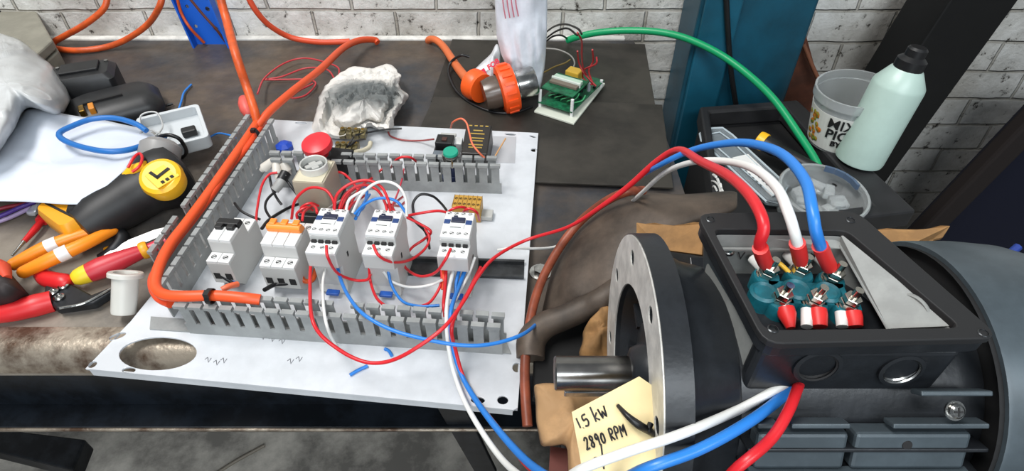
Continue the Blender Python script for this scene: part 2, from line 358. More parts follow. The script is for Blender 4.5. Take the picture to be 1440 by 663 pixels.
# dark navy panel with brown edge, right
t = thing('steel_cabinet', 'dark navy steel cabinet with brown edge at the right, behind the motor', 'cabinet')
nav = mat('navy_paint', (10, 14, 32), 0.7, spec=.25); bre = mat('brown_edge', (34, 29, 28), 0.8, spec=.2)
q = [Y(1480, 126, 0.84), Y(1292, 322, 0.84), Y(1255, 362, 0.84), Y(1255, 520, 0.84), Y(1700, 520, 0.84), Y(1700, 126, 0.84)]
Mv = Matrix(((1, 0, 0, 0), (0, 0, 1, 0), (0, 1, 0, 0), (0, 0, 0, 1)))
bm = NB(); prism(bm, [(v.x + 0.028, v.z) for v in q], 0.84, 0.89, Mv); mesh('body', bm, nav, t, bevel=0.008)
bm = NB(); d = q[1] - q[0]; Mx = frame((q[0] + q[1]) / 2 + Vector((0.015, 0, 0)), d, (0, 1, 0)); box(bm, None, (d.length * 1.15, 0.03, 0.040), M=Mx @ Matrix.Translation((0, 0.0, 0))); mesh('edge_strip', bm, bre, t, bevel=0.006)
wire('blue_rod', 'small blue plastic rod in the dark beside the fan cowl', ((1408, 366, .05), (1420, 357, .055), (1432, 347, .06)), 0.004, mat('dull_blue', (24, 52, 130), 0.5), cat='rod')
# rust brown board
bm = NB(); q = [Y(1134, 50, 0.955), Y(1152, 112, 0.95), Y(1146, 190, 0.95), Y(1098, 190, 0.95), Y(1100, 140, 0.95)]
prism(bm, [(v.x, v.z) for v in q], 0.955, 0.972, Mv); tag(mesh('rusty_board', bm, mat('rust_brown', (104, 56, 36), 0.7, var=0.3, vs=12), bevel=0.002), 'rust brown board leaning between teal column and pickle tub', 'board')
bm = NB(); tube(bm, [Y(1130, 62, .945), Y(1142, 92, .94), Y(1153, 116, .935)], 0.0035); tag(mesh('thin_stick', bm, mat('stick_brown', (120, 74, 52), 0.6), smooth=60), 'thin brown stick leaning against rust brown board', 'stick')
# ------------------------------------------------------------------ black crate on the right with its contents
zc = -0.05
cr = [W(984, 150, zc), W(1122, 140, zc), W(1290, 296, zc), W(1010, 330, zc)]
t = thing('plastic_crate', 'large black plastic crate right of the bench, bottle and tub on it', 'crate')
cb = mat('crate_black', (40, 40, 42), 0.55, var=0.3, vs=12)
cen = sum(cr, Vector()) / 4
def inset(k): return [cen + (v - cen) * k for v in cr]
bm = NB(); o_, i_ = [tuple(v[:2]) for v in cr], [tuple(W(x, y, zc)[:2]) for x, y in ((998, 157), (1104, 150), (1226, 288), (1020, 314))]
loopprism(bm, o_, [i_], lambda p: Vector((p[0], p[1], zc)), lambda p: Vector((p[0], p[1], zc - 0.03))); mesh('rim', bm, cb, t, bevel=0.004)
bm = NB(); o2 = [tuple(v[:2]) for v in inset(0.95)]; i2 = [tuple(v[:2]) for v in inset(0.88)]
loopprism(bm, o2, [i2], lambda p: Vector((p[0], p[1], zc - 0.03)), lambda p: Vector((p[0], p[1], -0.86))); mesh('body', bm, mat('crate_side', (24, 24, 26), 0.6), t)
bm = NB(); prism(bm, i2, zc - 0.04, zc - 0.034); mesh('tray', bm, matblack, t)
# white swirl and lettering printed on the crate's near side
a, b = inset(0.95)[3], inset(0.95)[0]
u = Vector((b - a)).normalized() * -1; n = u.cross(Vector((0, 0, 1)))
if n.x > 0: n = -n
wht = mat('print_white', (220, 220, 216), 0.6)
def on_side(px, py):
    d = ray(px, py); o = Vector((0, 0, CAMH)); k = (a + n * 0.003 - o).dot(n) / d.dot(n); return o + d * k
bm = NB(); sw = [(1008, 268), (1004, 262), (1000, 268), (1002, 277), (1008, 281), (1013, 274), (1011, 262), (1003, 255), (996, 258)]
tube(bm, [on_side(*p) for p in sw], 0.0014, 6)
for p, q2 in (((1003, 246), (1007, 249)), ((1009, 252), (1011, 257)), ((1013, 259), (1014, 265)), ((1015, 267), (1017, 272)), ((1017, 275), (1018, 281))): tube(bm, [on_side(*p), on_side(*q2)], 0.0019, 6, smooth=False)
mesh('printed_mark', bm, wht, t)
# blister pack lying in the crate
zb = -0.070
t = thing('blister_pack', 'clear plastic blister pack with white paper insert in black crate', 'packaging')
clear = mat('clear_plastic', (205, 215, 220), 0.18, trans=0.75, spec=0.5)
px = [(984, 188), (996, 181), (1016, 180), (1030, 190), (1108, 262), (1096, 286), (1078, 284), (986, 198)]
bm = NB(); prism(bm, [tuple(W(x, y, zb)[:2]) for x, y in px], zb - 0.008, zb + 0.004); mesh('shell', bm, clear, t, bevel=0.003)
bm = NB(); rim = [W(x, y, zb + 0.005) for x, y in px]; tube(bm, rim + [rim[0]], 0.0016, 6, smooth=False)
q = [(992, 190), (1012, 186), (1026, 196), (1096, 262), (1088, 276), (1000, 200)]; tube(bm, [W(x, y, zb + 0.006) for x, y in q] + [W(*q[0], zb + 0.006)], 0.0012, 6, smooth=False)
mesh('moulded_rim', bm, mat('clear_rim', (190, 202, 208), 0.2, spec=0.8), t, smooth=40)
bm = NB(); prism(bm, [tuple(W(x, y, zb + .006)[:2]) for x, y in ((1030, 222), (1052, 217), (1100, 262), (1086, 276))], zb + 0.0045, zb + 0.0065)
ins = mesh('paper_insert', bm, whitep, t)
Mx = frame(W(1062, 244, zb + .0072), W(1086, 276, zb) - W(1030, 222, zb), W(1052, 217, zb) - W(1030, 222, zb))
bm = NB()
for r_ in range(3):
    for k in range(7): box(bm, None, (0.004, 0.002, 0.0003), M=Mx @ Matrix.Translation((-0.028 + k * 0.009 + r_ * 0.002, -0.009 + r_ * 0.009, 0)))
mesh('printed_lines', bm, mat('print_grey', (90, 96, 100), 0.6), ins)
# torch with yellow end
t = thing('torch', 'black torch with a yellow ring end lying in black crate', 'torch')
a, b = W(1066, 196, -0.045), W(1146, 240, -0.055); d = (b - a).normalized()
bm = NB(); lathe(bm, [(0, .012), (0.0125, .012), (0.0125, .03), (0.0105, .035), (0.0105, .115), (0.013, .12), (0.013, .14), (0, .14)], a, d, 20); mesh('barrel', bm, black, t, smooth=40)
bm = NB(); lathe(bm, [(0.007, .002), (0.009, 0), (0.013, 0), (0.014, .004), (0.014, .012), (0, .012)], a, d, 20); mesh('end_ring', bm, yellow, t, smooth=40)
bm = NB(); lathe(bm, [(0, .001), (0.008, .002), (0.008, .005)], a, d, 16); mesh('lens', bm, mat('amber', (220, 120, 20), 0.3), t)
# low clear tub with contents (front right of crate)
def pot(name, label, c, axis, r, h, flare, m, parts, cat, g=None):
    t = thing(name, label, cat)
    bm = NB(); lathe(bm, [(0, 0), (r * flare * 0.95, 0), (r * flare, .003), (r, h - .01), (r * 1.04, h - .008), (r * 1.06, h - .002), (r * 1.03, h), (r * 0.98, h - .001), (r * .97, h - .01), (r * flare - .002, .004), (0, .004)], c, axis, 40)
    mesh('tub_wall', bm, m, t, smooth=35); return t
milky = mat('milky_plastic', (226, 230, 230), 0.25, trans=0.72, spec=0.5)
c0 = W(1142, 302, -0.080)
t = pot('clear_tub', 'low clear plastic tub with bits inside beside the blister pack', c0, (0.02, -0.05, 1), 0.056, 0.045, 0.88, milky, None, 'tub')
bm = NB()
for k in range(9):
    an = k * 0.7; box(bm, c0 + Vector((0.026 * math.cos(an), 0.026 * math.sin(an), 0.024 + 0.003 * (k % 3))), (0.022, 0.014, 0.012), rz=an * 1.7)
mesh('white_clips', bm, milky, t, bevel=0.002)
bm = NB()
for k in range(4): box(bm, c0 + Vector((0.043 * math.cos(0.1 + k * .32), 0.043 * math.sin(0.1 + k * .32), 0.05)), (0.004, 0.013, 0.008), rz=0.1 + k * .32)
mesh('embossed_label', bm, mat('label_blue_grey', (74, 92, 116), 0.5), t)
# pickle tub
c1 = W(1180, 196, zc); t = thing('pickle_tub', 'clear round food tub printed MIXED PICKLE behind the spray bottle', 'tub')
rt, rb, ht = 0.054, 0.045, 0.088
ax = Vector((-0.06, 0.0, 1)).normalized()
bm = NB(); lathe(bm, [(0, 0), (rb, 0), (rb + .0005, .003), (rt, ht - .014), (rt * 1.05, ht - .013), (rt * 1.05, ht), (rt * 1.0, ht), (rt * .975, ht - .013), (rb - .002, .003), (0, .003)], c1, ax, 44); mesh('tub_wall', bm, milky, t, smooth=35)
Q = Vector((0, 0, 1)).rotation_difference(ax).to_matrix().to_4x4(); Mt = Matrix.Translation(c1) @ Q
def tubwrap(a0, h0, k=0.0008):
    def f(p):
        h = h0 + p.y; r = rb + (rt - rb) * h / (ht - .014) + k + .0006 + p.z; a = a0 + p.x / r
        return Vector((r * math.cos(a), r * math.sin(a), h))
    return f
def band(bm, a0, a1, h0, h1, n=28, off=0.0006):
    P = []
    for hh in (h0, h1):
        r = rb + (rt - rb) * hh / (ht - .014) + off
        P.append([Mt @ Vector((r * math.cos(a0 + (a1 - a0) * k / n), r * math.sin(a0 + (a1 - a0) * k / n), hh)) for k in range(n + 1)])
    grid(bm, P)
bm = NB(); band(bm, R(150), R(335), 0.004, 0.064); lab = mesh('printed_label', bm, mat('label_white', (214, 214, 208), 0.5), t, solid=0.0004)
def labtext(s, a, h, size, bold):
    letters('lettering', s, size, matblack, lab, M=Mt, depth=0.0002, bold=bold, wrap=tubwrap(R(a), h, 0.0011))
labtext('MIXED', 252, 0.052, 0.023, 0.00022); labtext('PICKLE', 254, 0.034, 0.022, 0.0005); labtext('BY WEST', 256, 0.019, 0.012, 0.0006); labtext('PICKLE', 262, 0.010, 0.009, 0.0004)
bm = NB(); random.seed(3)
for k in range(26):
    a = R(170 + random.random() * 32); h = 0.010 + random.random() * 0.048; r = rb + (rt - rb) * h / (ht - .014) + .001
    bmesh.ops.create_icosphere(bm, subdivisions=1, radius=0.0042, matrix=Mt @ Matrix.Translation((r * math.cos(a), r * math.sin(a), h)) @ Matrix.Rotation(a, 4, 'Z') @ Matrix.Diagonal((0.2, 1, 1, 1)))
mesh('printed_vegetables', bm, mat('veg_print', (206, 104, 34), 0.5, c2=(120, 140, 50), vs=120), lab, smooth=60)
# spray bottle
c2 = W(1206, 226, zc); top = Y(1281, 88, c2.y + 0.01)
t = thing('spray_bottle', 'pale mint green plastic bottle with black cap leaning against black post', 'bottle')
ax = (top - c2); Hb = ax.length; ax.normalize(); rb2 = 0.0335
bm = NB(); lathe(bm, [(0, 0), (rb2 - .006, 0), (rb2 - .001, .003), (rb2, .008), (rb2, Hb * .78), (rb2 * .97, Hb * .81), (rb2 * .62, Hb * .935), (rb2 * .5, Hb * .96), (rb2 * .45, Hb), (0, Hb)], c2, ax, 44)
mesh('bottle_body', bm, mat('mint_plastic', (186, 210, 200), 0.35, spec=0.5, sss=0.0, var=0.05, vs=12), t, smooth=35)
bm = NB(); lathe(bm, [(0.0185, 0), (0.0185, .016), (0.0125, .021), (0.0125, .030), (0.010, .033), (0, .033)], c2 + ax * (Hb - .012), ax, 24)
mesh('cap', bm, black, t, smooth=35)
# ------------------------------------------------------------------ orange cables at the wall
wire('extension_cable', 'thick orange cable looping over the bench corner at top left', (Y(152, -10, 1.0), Y(146, 12, .985), W(120, 34, .045), W(92, 50, .02), W(75, 60, .009), W(78, 68, .007), W(110, 71, .007), W(150, 66, .007), W(180, 54, .02), W(208, 34, .045), Y(224, 10, .96), Y(229, -10, .97)), 0.0050, orange, 'orange cables', 'cable', 10)
wire('thin_orange_cable', 'thin orange cable hanging down beside the blue upright', (Y(248, -8, .99), Y(255, 18, .99), Y(268, 40, .985), W(287, 60, .006)), 0.0025, orange, 'orange cables', 'cable')
wire('thin_orange_cable', 'thin dark cable crossing the face of the blue upright', (Y(262, -8, .985), Y(285, 20, .985), Y(303, 40, .985), W(318, 60, .006)), 0.0022, mat('brown_cable', (96, 50, 36), 0.5), None, 'cable')
wire('supply_cable', 'thick orange cable dropping from above into left end of wiring duct', (Y(272, -210, .86), Y(292, -100, .83), Y(308, -12, .80), Y(319, 30, .78), W(332, 78, .12), W(346, 120, .085), W(356, 150, .07), W(362, 172, .052)), 0.0056, orange, 'orange cables', 'cable', 10)
wire('supply_cable', 'thick orange cable dropping behind the bench back edge', (Y(300, -140, .98), Y(324, -60, .975), Y(346, -10, .97), Y(362, 18, .97), Y(382, 38, .98), W(410, 53, .014), W(445, 59, .008), W(478, 59, .008), W(492, 58, .008)), 0.0048, mat('orange_dark', (214, 78, 44), 0.45), 'orange cables', 'cable', 10)
wire('supply_cable', 'long orange cable rising from wiring duct to the bench back edge', (W(362, 178, .050), W(380, 156, .058), W(412, 128, .06), W(450, 98, .05), W(482, 68, .035), W(505, 57, .022), W(526, 56, .010), W(531, 60, .006)), 0.0054, mat('orange_b', (216, 80, 38), 0.45), 'orange cables', 'cable', 10)
# ------------------------------------------------------------------ orange plug on cable
t = thing('industrial_plug', 'orange industrial plug with clear collar and steel nose on bench', 'plug')
a, b = W(664, 122, .03), W(738, 118, .05)
bm = NB(); tube(bm, [W(604, 62, -.005), W(603, 56, .006), W(612, 56, .012), W(624, 66, .010), W(640, 90, .014), W(652, 106, .022), W(668, 124, .03)], [0.006, 0.006, .006, .0062, .0066, .0072, .009], 12); mesh('cable', bm, mat('orange_tail', (214, 108, 58), 0.5), t, smooth=60)
p = [W(662, 116, .030), W(684, 128, .031), W(692, 131, .033), W(708, 128, .036), W(722, 124, .038), W(744, 116, .042)]
d1 = (p[1] - p[0]).normalized()
bm = NB(); lathe(bm, [(0.010, -.004), (0.017, .0), (0.0225, .004), (0.0225, .016), (0.020, .021), (0.0215, .022), (0.0215, .027), (0, .027)], p[0], d1, 26); mesh('gland_body', bm, mat('plug_orange', (240, 92, 30), 0.4), t, smooth=30)
dn = (p[5] - p[2]).normalized()
bm = NB(); lathe(bm, [(0, -.014), (0.021, -.012), (0.0235, 0), (0.0235, .022), (0, .022)], p[2], dn, 26); mesh('collar', bm, mat('smoky_plastic', (84, 70, 60), 0.25, spec=0.6), t, smooth=30)
bm = NB(); nr = 36; ring = []
prof_ = [(.0255, .0), (.034, .002), (.035, .006), (.035, .020), (.033, .024), (.026, .025), (.026, .001)]
lathe(bm, prof_, p[2] + dn * .010, dn, 40)
uu, vv = axes(dn)
for k in range(18):
    an = 2 * math.pi * k / 18; rr_ = uu * math.cos(an) + vv * math.sin(an)
    box(bm, None, (0.003, 0.004, 0.014), M=frame(p[2] + dn * .023 + rr_ * .0352, rr_, rr_.cross(dn)))
mesh('locking_ring', bm, mat('plug_orange_deep', (240, 84, 26), 0.38), t, smooth=30)
bm = NB(); lathe(bm, [(.0255, 0), (.0255, .004), (.022, .006), (.022, .03), (.0205, .033), (.018, .033), (.018, .014), (0, .014)], p[2] + dn * .032, dn, 32); mesh('steel_nose', bm, steel, t, smooth=30)
bm = NB()
for k in range(3):
    an = 2 * math.pi * k / 3 + .4; rr_ = uu * math.cos(an) + vv * math.sin(an); q = p[2] + dn * .046 + rr_ * .010; cyl(bm, q, q + dn * .016, .003, n=10)
mesh('contact_pins', bm, brass, t, smooth=30)
wire('black_wire_ring', 'black wire looped around the orange plug cable on bench', (W(660, 80, .030), W(648, 78, .032), W(634, 88, .018), W(631, 104, .010), W(642, 128, .009), W(664, 146, .009), W(695, 158, .009), W(725, 158, .009), W(748, 150, .009)), 0.0022, blackw, None, 'wire')
# ------------------------------------------------------------------ soft things
def soft(outline, center, prof, ns=1.0, amp=0.01, rings=14, seg=90, seed=0, ridge=True, conv=W, folds=False):
    """closed outline of (px,py,z); rises to the centre by prof(t), t=0 at the rim; crumpled by noise"""
    n = len(outline); P = []
    O = [Vector(p) for p in outline]; dense = []
    for k in range(seg):
        f = k * n / seg; i = int(f); t = f - i
        a, b, c, d = O[(i - 1) % n], O[i % n], O[(i + 1) % n], O[(i + 2) % n]
        dense.append(0.5 * ((2 * b) + (c - a) * t + (2 * a - 5 * b + 4 * c - d) * t * t + (3 * b - a - 3 * c + d) * t ** 3))
    C = Vector(center)
    for j in range(rings + 1):
        t = j / rings; row = []
        for q in dense:
            p = q.lerp(C, t); z = q.z + (C.z - q.z) * prof(t)
            w_ = conv(p.x, p.y, z)
            s = noise.fractal(Vector((w_.x, w_.y, seed * 3.1)) * 22 * ns, 1.0, 2.0, 5)
            if ridge: s = 0.5 - abs(s) * 1.4
            if folds: s = noise.ridged_multi_fractal(Vector((w_.x * 1.3 + .2 * noise.noise(w_ * 20), w_.y, seed * 3.1)) * 17 * ns, .9, 2.1, 5, .9, 1.6) * .7 - .9
            e = min(1, t * 5 + 0.15)
            row.append(w_ + Vector((noise.noise(w_ * 60 * ns) * amp * .3, noise.noise(w_ * 60 * ns + Vector((9, 0, 0))) * amp * .3, s * amp * e)))
        P.append(row)
    bm = NB(); V = grid(bm, P[:-1], True)
    cv = bm.verts.new(sum(P[-1], Vector()) / seg); L_ = V[-1]
    for k in range(seg): bm.faces.new((L_[k], L_[(k + 1) % seg], cv))
    return bm
dome = lambda t: math.sqrt(max(0, 1 - (1 - t) ** 2))
flat = lambda t: t
bagm = mat('bag_white', (200, 202, 202), 0.3, spec=0.6, var=0.10, vs=9)
# grey box, top left
t = thing('grey_box', 'beige grey lidded metal box in the corner behind white plastic sack', 'box')
gm = mat('box_beige', (150, 146, 132), 0.6, var=0.15, vs=10)
q = [W(x, y, .04) for x, y in ((-150, -40), (8, -60), (76, 60), (50, 84), (-60, 20))]
bm = NB(); prism(bm, [tuple(v[:2]) for v in q], 0.0, 0.026); mesh('body', bm, gm, t, bevel=0.002)
bm = NB(); prism(bm, [tuple(v[:2]) for v in q], 0.029, 0.045); mesh('lid', bm, gm, t, bevel=0.003)
bm = NB(); s0, s1 = W(-4, 18, .046), W(38, -6, .046); tube(bm, [s0, s1], 0.0016, 6, smooth=False); mesh('seam', bm, hole, t)
# white plastic sack
bm = soft([(-90, 40, .02), (-20, 42, .03), (6, 48, .04), (30, 57, .04), (58, 80, .03), (76, 96, .03), (97, 130, .02), (95, 150, .03), (80, 162, .04), (38, 152, .055), (14, 190, .055), (-30, 240, .05), (-120, 240, .03)], (10, 118, .11), dome, 0.5, 0.006, 40, 200, 1, folds=True)
tag(mesh('plastic_sack', bm, bagm, smooth=180, solid=0.0006), 'big crumpled white plastic sack at left edge above paper sheet', 'sack')
# paper sheet
bm = soft([(-90, 262, .045), (-60, 220, .05), (-10, 205, .052), (20, 170, .052), (40, 150, .055), (75, 158, .055), (110, 164, .052), (160, 172, .048), (203, 182, .045), (217, 197, .05), (200, 214, .056), (176, 238, .064), (150, 262, .062), (124, 286, .056), (60, 286, .05), (0, 284, .045), (-90, 284, .04)], (70, 225, .062), flat, 0.25, 0.010, 16, 120, 4, ridge=False)
tag(mesh('paper_sheet', bm, mat('paper_white', (206, 212, 222), 0.7), smooth=180, solid=0.0005), 'white paper sheet with curled edge lying over the cordless tools', 'paper')
# blue cord loop on paper
bm = NB(); tube(bm, [W(*p) for p in ((206, 184, .058), (190, 174, .062), (160, 166, .064), (128, 168, .066), (100, 178, .068), (84, 187, .069), (88, 196, .069), (112, 206, .070), (148, 213, .072), (180, 211, .068), (208, 202, .060), (232, 192, .05))], 0.0034, 10)
tag(mesh('cord_loop', bm, mat('blue_cord', (30, 104, 176), 0.45), smooth=60), 'flat loop of thick blue cord lying on white paper sheet', 'cord')
# rag
bm = soft([(440, 186, .008), (447, 150, .02), (452, 128, .03), (474, 106, .035), (496, 94, .035), (524, 96, .03), (545, 90, .03), (562, 104, .03), (561, 120, .025), (574, 134, .015), (566, 148, .012), (556, 164, .012), (548, 184, .010), (520, 178, .012), (500, 188, .010), (470, 196, .010)], (512, 140, .036), lambda t: (t / .14 if t < .14 else 1 - 0.6 * math.sin((t - .14) / .30 * math.pi) if t < .44 else 1 + .5 * math.sin((t - .44) / .56 * math.pi * .5)), 1.9, 0.009, 56, 260, 2, folds=True)
rg = bpy.data.materials.new('rag_cloth'); rg.use_nodes = True
_nt = rg.node_tree; _b = _nt.nodes['Principled BSDF']; _b.inputs['Roughness'].default_value = 0.9
_n = _nt.nodes.new('ShaderNodeTexNoise'); _n.inputs['Scale'].default_value = 16; _n.inputs['Detail'].default_value = 7
_tc = _nt.nodes.new('ShaderNodeTexCoord'); _nt.links.new(_tc.outputs['Object'], _n.inputs['Vector'])
_d = _nt.nodes.new('ShaderNodeVectorMath'); _d.operation = 'DISTANCE'; _d.inputs[1].default_value = (0.010, -0.002, 0.03); _nt.links.new(_tc.outputs['Object'], _d.inputs[0])
_m = _nt.nodes.new('ShaderNodeMath'); _m.operation = 'MULTIPLY_ADD'; _m.inputs[1].default_value = 0.07; _nt.links.new(_n.outputs['Fac'], _m.inputs[0]); _nt.links.new(_d.outputs['Value'], _m.inputs[2])
_r = _nt.nodes.new('ShaderNodeValToRGB'); _r.color_ramp.elements[0].position = 0.072; _r.color_ramp.elements[0].color = rgb(104, 107, 106); _r.color_ramp.elements[1].position = 0.104; _r.color_ramp.elements[1].color = rgb(216, 212, 206)
_nt.links.new(_m.outputs[0], _r.inputs['Fac']); _nt.links.new(_r.outputs['Color'], _b.inputs['Base Color'])
tag(mesh('rag', bm, rg, smooth=60, solid=0.0012), 'crumpled white cotton rag with grey grease smear behind the panel', 'rag')
# tall plastic bag
t = thing('plastic_bag', 'tall narrow white plastic bag hanging behind the orange plug', 'bag')
rows = [(693, 770, -90), (694, 769, -20), (696, 769, 20), (699, 769, 50), (705, 768, 75), (714, 766, 95), (726, 763, 112), (738, 760, 126), (747, 758, 138), (752, 757, 144)]
P = []; yb = 0.83
dense = []
for a, b in zip(rows, rows[1:]):
    for k in range(6): dense.append(tuple(a[i] + (b[i] - a[i]) * k / 6 for i in range(3)))
dense.append(rows[-1])
for l, r_, py in dense:
    A, B_ = Y(l, py, yb), Y(r_, py, yb); c = (A + B_) / 2; hw = (B_ - A).length / 2; row = []
    for k in range(48):
        an = 2 * math.pi * k / 48; p = c + Vector((hw * math.cos(an), -hw * 0.55 * math.sin(an), 0))
        s = noise.fractal(Vector((p.x * 42, p.y * 42, p.z * 9)), 1.0, 2.0, 4); p += Vector((0.25 * s, -abs(s) * 1.0, 0.0)) * 0.016 * (0.3 + 0.7 * abs(math.sin(an)))
        row.append(p)
    P.append(row)
bm = NB(); grid(bm, P, True); mesh('bag_body', bm, mat('bag_blue_white', (234, 238, 246), 0.3, spec=0.6, var=0.08, vs=14), t, smooth=180)
bm = NB()
for k in range(4): tube(bm, [Y(706 + k * 6, -10, yb - .0245), Y(708 + k * 6, 8, yb - .0245), Y(711 + k * 6, 26 - k, yb - .024)], 0.0009, 5)
mesh('printed_lines', bm, mat('print_pink', (206, 120, 136), 0.5), t)
bm = soft([(700, 62, .045), (704, 84, .028), (702, 112, .012), (690, 122, .010), (676, 112, .010), (663, 104, .010), (672, 94, .014), (688, 78, .03)], (688, 100, .030), flat, 1.0, 0.010, 10, 60, 6)
tl = mesh('crumpled_tail', bm, mat('bag_tail', (222, 224, 228), 0.3), t, smooth=180, solid=0.0005)
Mx = frame(W(687, 97, .046), W(700, 88, .056) - W(676, 106, .036), W(680, 90, .05) - W(686, 104, .04))
rp = mat('print_red', (205, 40, 66), 0.5)
bm = NB(); loopprism(bm, rrect(.013, .013, .001, 2, (-.012, -.001)), [circ((-.012, -.001), .0042, 12)], lambda p: Mx @ Vector((p[0], p[1], .0006)), lambda p: Mx @ Vector((p[0], p[1], 0)))
box(bm, None, (.004, .003, .0008), M=Mx @ Matrix.Translation((-.0085, -.001, .0003))); mesh('printed_square', bm, rp, tl)
letters('lettering', 'FOB', .011, rp, tl, M=Mx @ Matrix.Translation((.010, .001, .0003)), depth=0.0003, bold=0.0004)
# ------------------------------------------------------------------ circuit board on cream panel
t = thing('circuit_board', 'green circuit board on cream plate with red and black wires', 'circuit board')
za = 0.0105
q = [W(x, y, za) for x, y in ((751, 156), (800, 102), (851, 117), (807, 174))]
bm = NB(); prism(bm, [tuple(v[:2]) for v in q], za - .003, za); mesh('base_plate', bm, mat('cream_plate', (206, 210, 196), 0.5), t, bevel=.0006)
cq = sum(q, Vector()) / 4; ex = (q[3] - q[0]).normalized(); ey = (q[1] - q[0]).normalized()
Mp = frame(cq, ex, ey); wx, wy = (q[3] - q[0]).length, (q[1] - q[0]).length
pcb = mat('pcb_green', (28, 112, 74), 0.4, var=0.35, vs=120)
bm = NB(); box(bm, None, (wx * .86, wy * .84, .0016), M=Mp @ Matrix.Translation((0, .002, .008))); p1_ = mesh('board', bm, pcb, t)
bm = NB(); box(bm, None, (wx * .8, wy * .40, .0016), M=Mp @ Matrix.Translation((-.003, -.016, .026))); mesh('upper_board', bm, pcb, t)
for sx in (-1, 1):
    for sy in (-1, 1):
        bm = NB(); p = Mp @ Vector((sx * wx * .40, sy * wy * .38, 0)); cyl(bm, p, p + Vector((0, 0, .027 if sy < 0 else .012)), .0024, n=10); mesh('standoff', bm, whitep, t, smooth=40)
bm = NB(); box(bm, None, (wx * .68, .009, .006), M=Mp @ Matrix.Translation((-.003, -.008, .030))); mesh('terminal_strip', bm, mat('pale_green_strip', (176, 200, 180), 0.5), t, bevel=.0006)
bm = NB(); box(bm, None, (wx * .68, .009, .004), M=Mp @ Matrix.Translation((-.003, -.020, .029))); mesh('ribbon_connector', bm, mat('grey_brown_strip', (110, 100, 88), 0.5), t, bevel=.0006)
bm = NB(); box(bm, None, (wx * .72, .003, .007), M=Mp @ Matrix.Translation((-.003, -.014, .030))); mesh('white_connector', bm, mat('pale_strip', (206, 214, 204), .5), t, bevel=.0004)
bm = NB(); box(bm, None, (.022, .018, .018), M=Mp @ Matrix.Translation((-.012, .030, .018))); mesh('transformer', bm, mat('transformer_yellow', (222, 180, 66), 0.45), t, bevel=.0015)
random.seed(5)
for k in range(7):
    p = Mp @ Vector((random.uniform(-.022, .024), random.uniform(.004, .020), .009)); bm = NB(); cyl(bm, p, p + Vector((0, 0, random.uniform(.008, .014))), random.uniform(.0025, .004), n=12)
    mesh('capacitor', bm, black if k % 2 else mat('cap_grey', (150, 156, 160), .4), t, smooth=40)
for k in range(12):
    bm = NB(); box(bm, None, (.004, .003, .003), M=Mp @ Matrix.Translation((random.uniform(-.026, .026), random.uniform(-.03, .034), .0105))); mesh('chip', bm, black, t)
bm = NB()
for k in range(5):
    x = -.02 + k * .01; tube(bm, [Mp @ Vector((x, -.034, .010)), Mp @ Vector((x + .004, -.038, .016)), Mp @ Vector((x + .012, -.03, .018)), Mp @ Vector((x + .014, -.024, .024))], .0010, 5)
mesh('jumper_wires', bm, mat('pcb_wire_green', (60, 150, 96), .4), t, smooth=60)
rw2 = mat('dull_red_wire', (170, 42, 46), .4)
G = 'red wires standing up from circuit board'
for i, pp in enumerate((((835, 120, .03), (826, 108, .04), (820, 96, .06), (818, 78, .09), (818, 58, .12), (812, 46, .15)), ((838, 121, .03), (822, 104, .045), (814, 88, .06), (812, 72, .085)), ((834, 118, .032), (828, 100, .05), (834, 86, .065), (833, 70, .09)), ((832, 119, .032), (820, 110, .03), (822, 98, .05), (838, 90, .07), (839, 80, .08)))):
    wire('board_wire', ('tallest red wire rising from circuit board', 'short red wire fanned out to the left over circuit board', 'red wire bent upright at middle of the board wire bunch', 'red wire fanned out to the right over circuit board')[i], [W(*p) for p in pp], 0.0013, rw2, G, 'wire')
for i, pp in enumerate((((768, 45, .02), (780, 37, .05), (795, 34, .08), (812, 40, .10), (818, 48, .10)), ((768, 54, .015), (782, 44, .045), (798, 40, .07), (812, 50, .07)), ((768, 58, .012), (778, 51, .03), (790, 50, .03), (800, 56, .01)))):
    wire('black_arc_wire', ('highest black wire arching out from behind tall plastic bag', 'middle black wire arching out from behind tall plastic bag', 'lowest black wire arching out from behind tall plastic bag')[i], [W(*p) for p in pp], 0.0016, blackw, 'black wires behind the bag')
wire('grey_wire', 'thin grey wire curving from plastic bag to circuit board', ((766, 68, .012), (785, 70, .012), (802, 78, .014), (808, 90, .018), (800, 104, .02)), .0013, greyw)
wire('olive_wire', 'thin olive wire lying between plastic bag and circuit board', ((763, 103, .010), (780, 94, .010), (794, 89, .012), (802, 84, .014)), .0013, mat('olive', (120, 100, 50), .5))
# green cable
wire('green_cable', 'thick bright green cable arching from bench into the black crate', (Y(797, 57, .99), Y(812, 52, .985), Y(840, 46, .975), Y(880, 43, .96), Y(925, 45, .94), Y(965, 54, .92), Y(1010, 75, .89), Y(1052, 105, .85), Y(1090, 142, .81), Y(1124, 190, .76), Y(1148, 228, .725), Y(1158, 256, .70)), 0.0056, mat('green_cable', (14, 148, 92), 0.38), None, 'cable', 12)
# thin red wire loops left of the rag
wire('red_wire_coil', 'tangled thin red wire lying on bench left of the rag', ((362, 132, .02), (372, 110, .012), (398, 90, .010), (425, 82, .010), (452, 86, .012), (476, 96, .01), (472, 112, .004), (460, 98, .01), (430, 96, .008), (396, 108, .006), (372, 112, .006), (400, 112, .005), (432, 112, .005), (444, 118, .005), (430, 134, .005), (410, 138, .008), (420, 128, .012), (440, 118, .012)), .0014, mat('dull_red', (190, 58, 64), .4), None, 'wire')
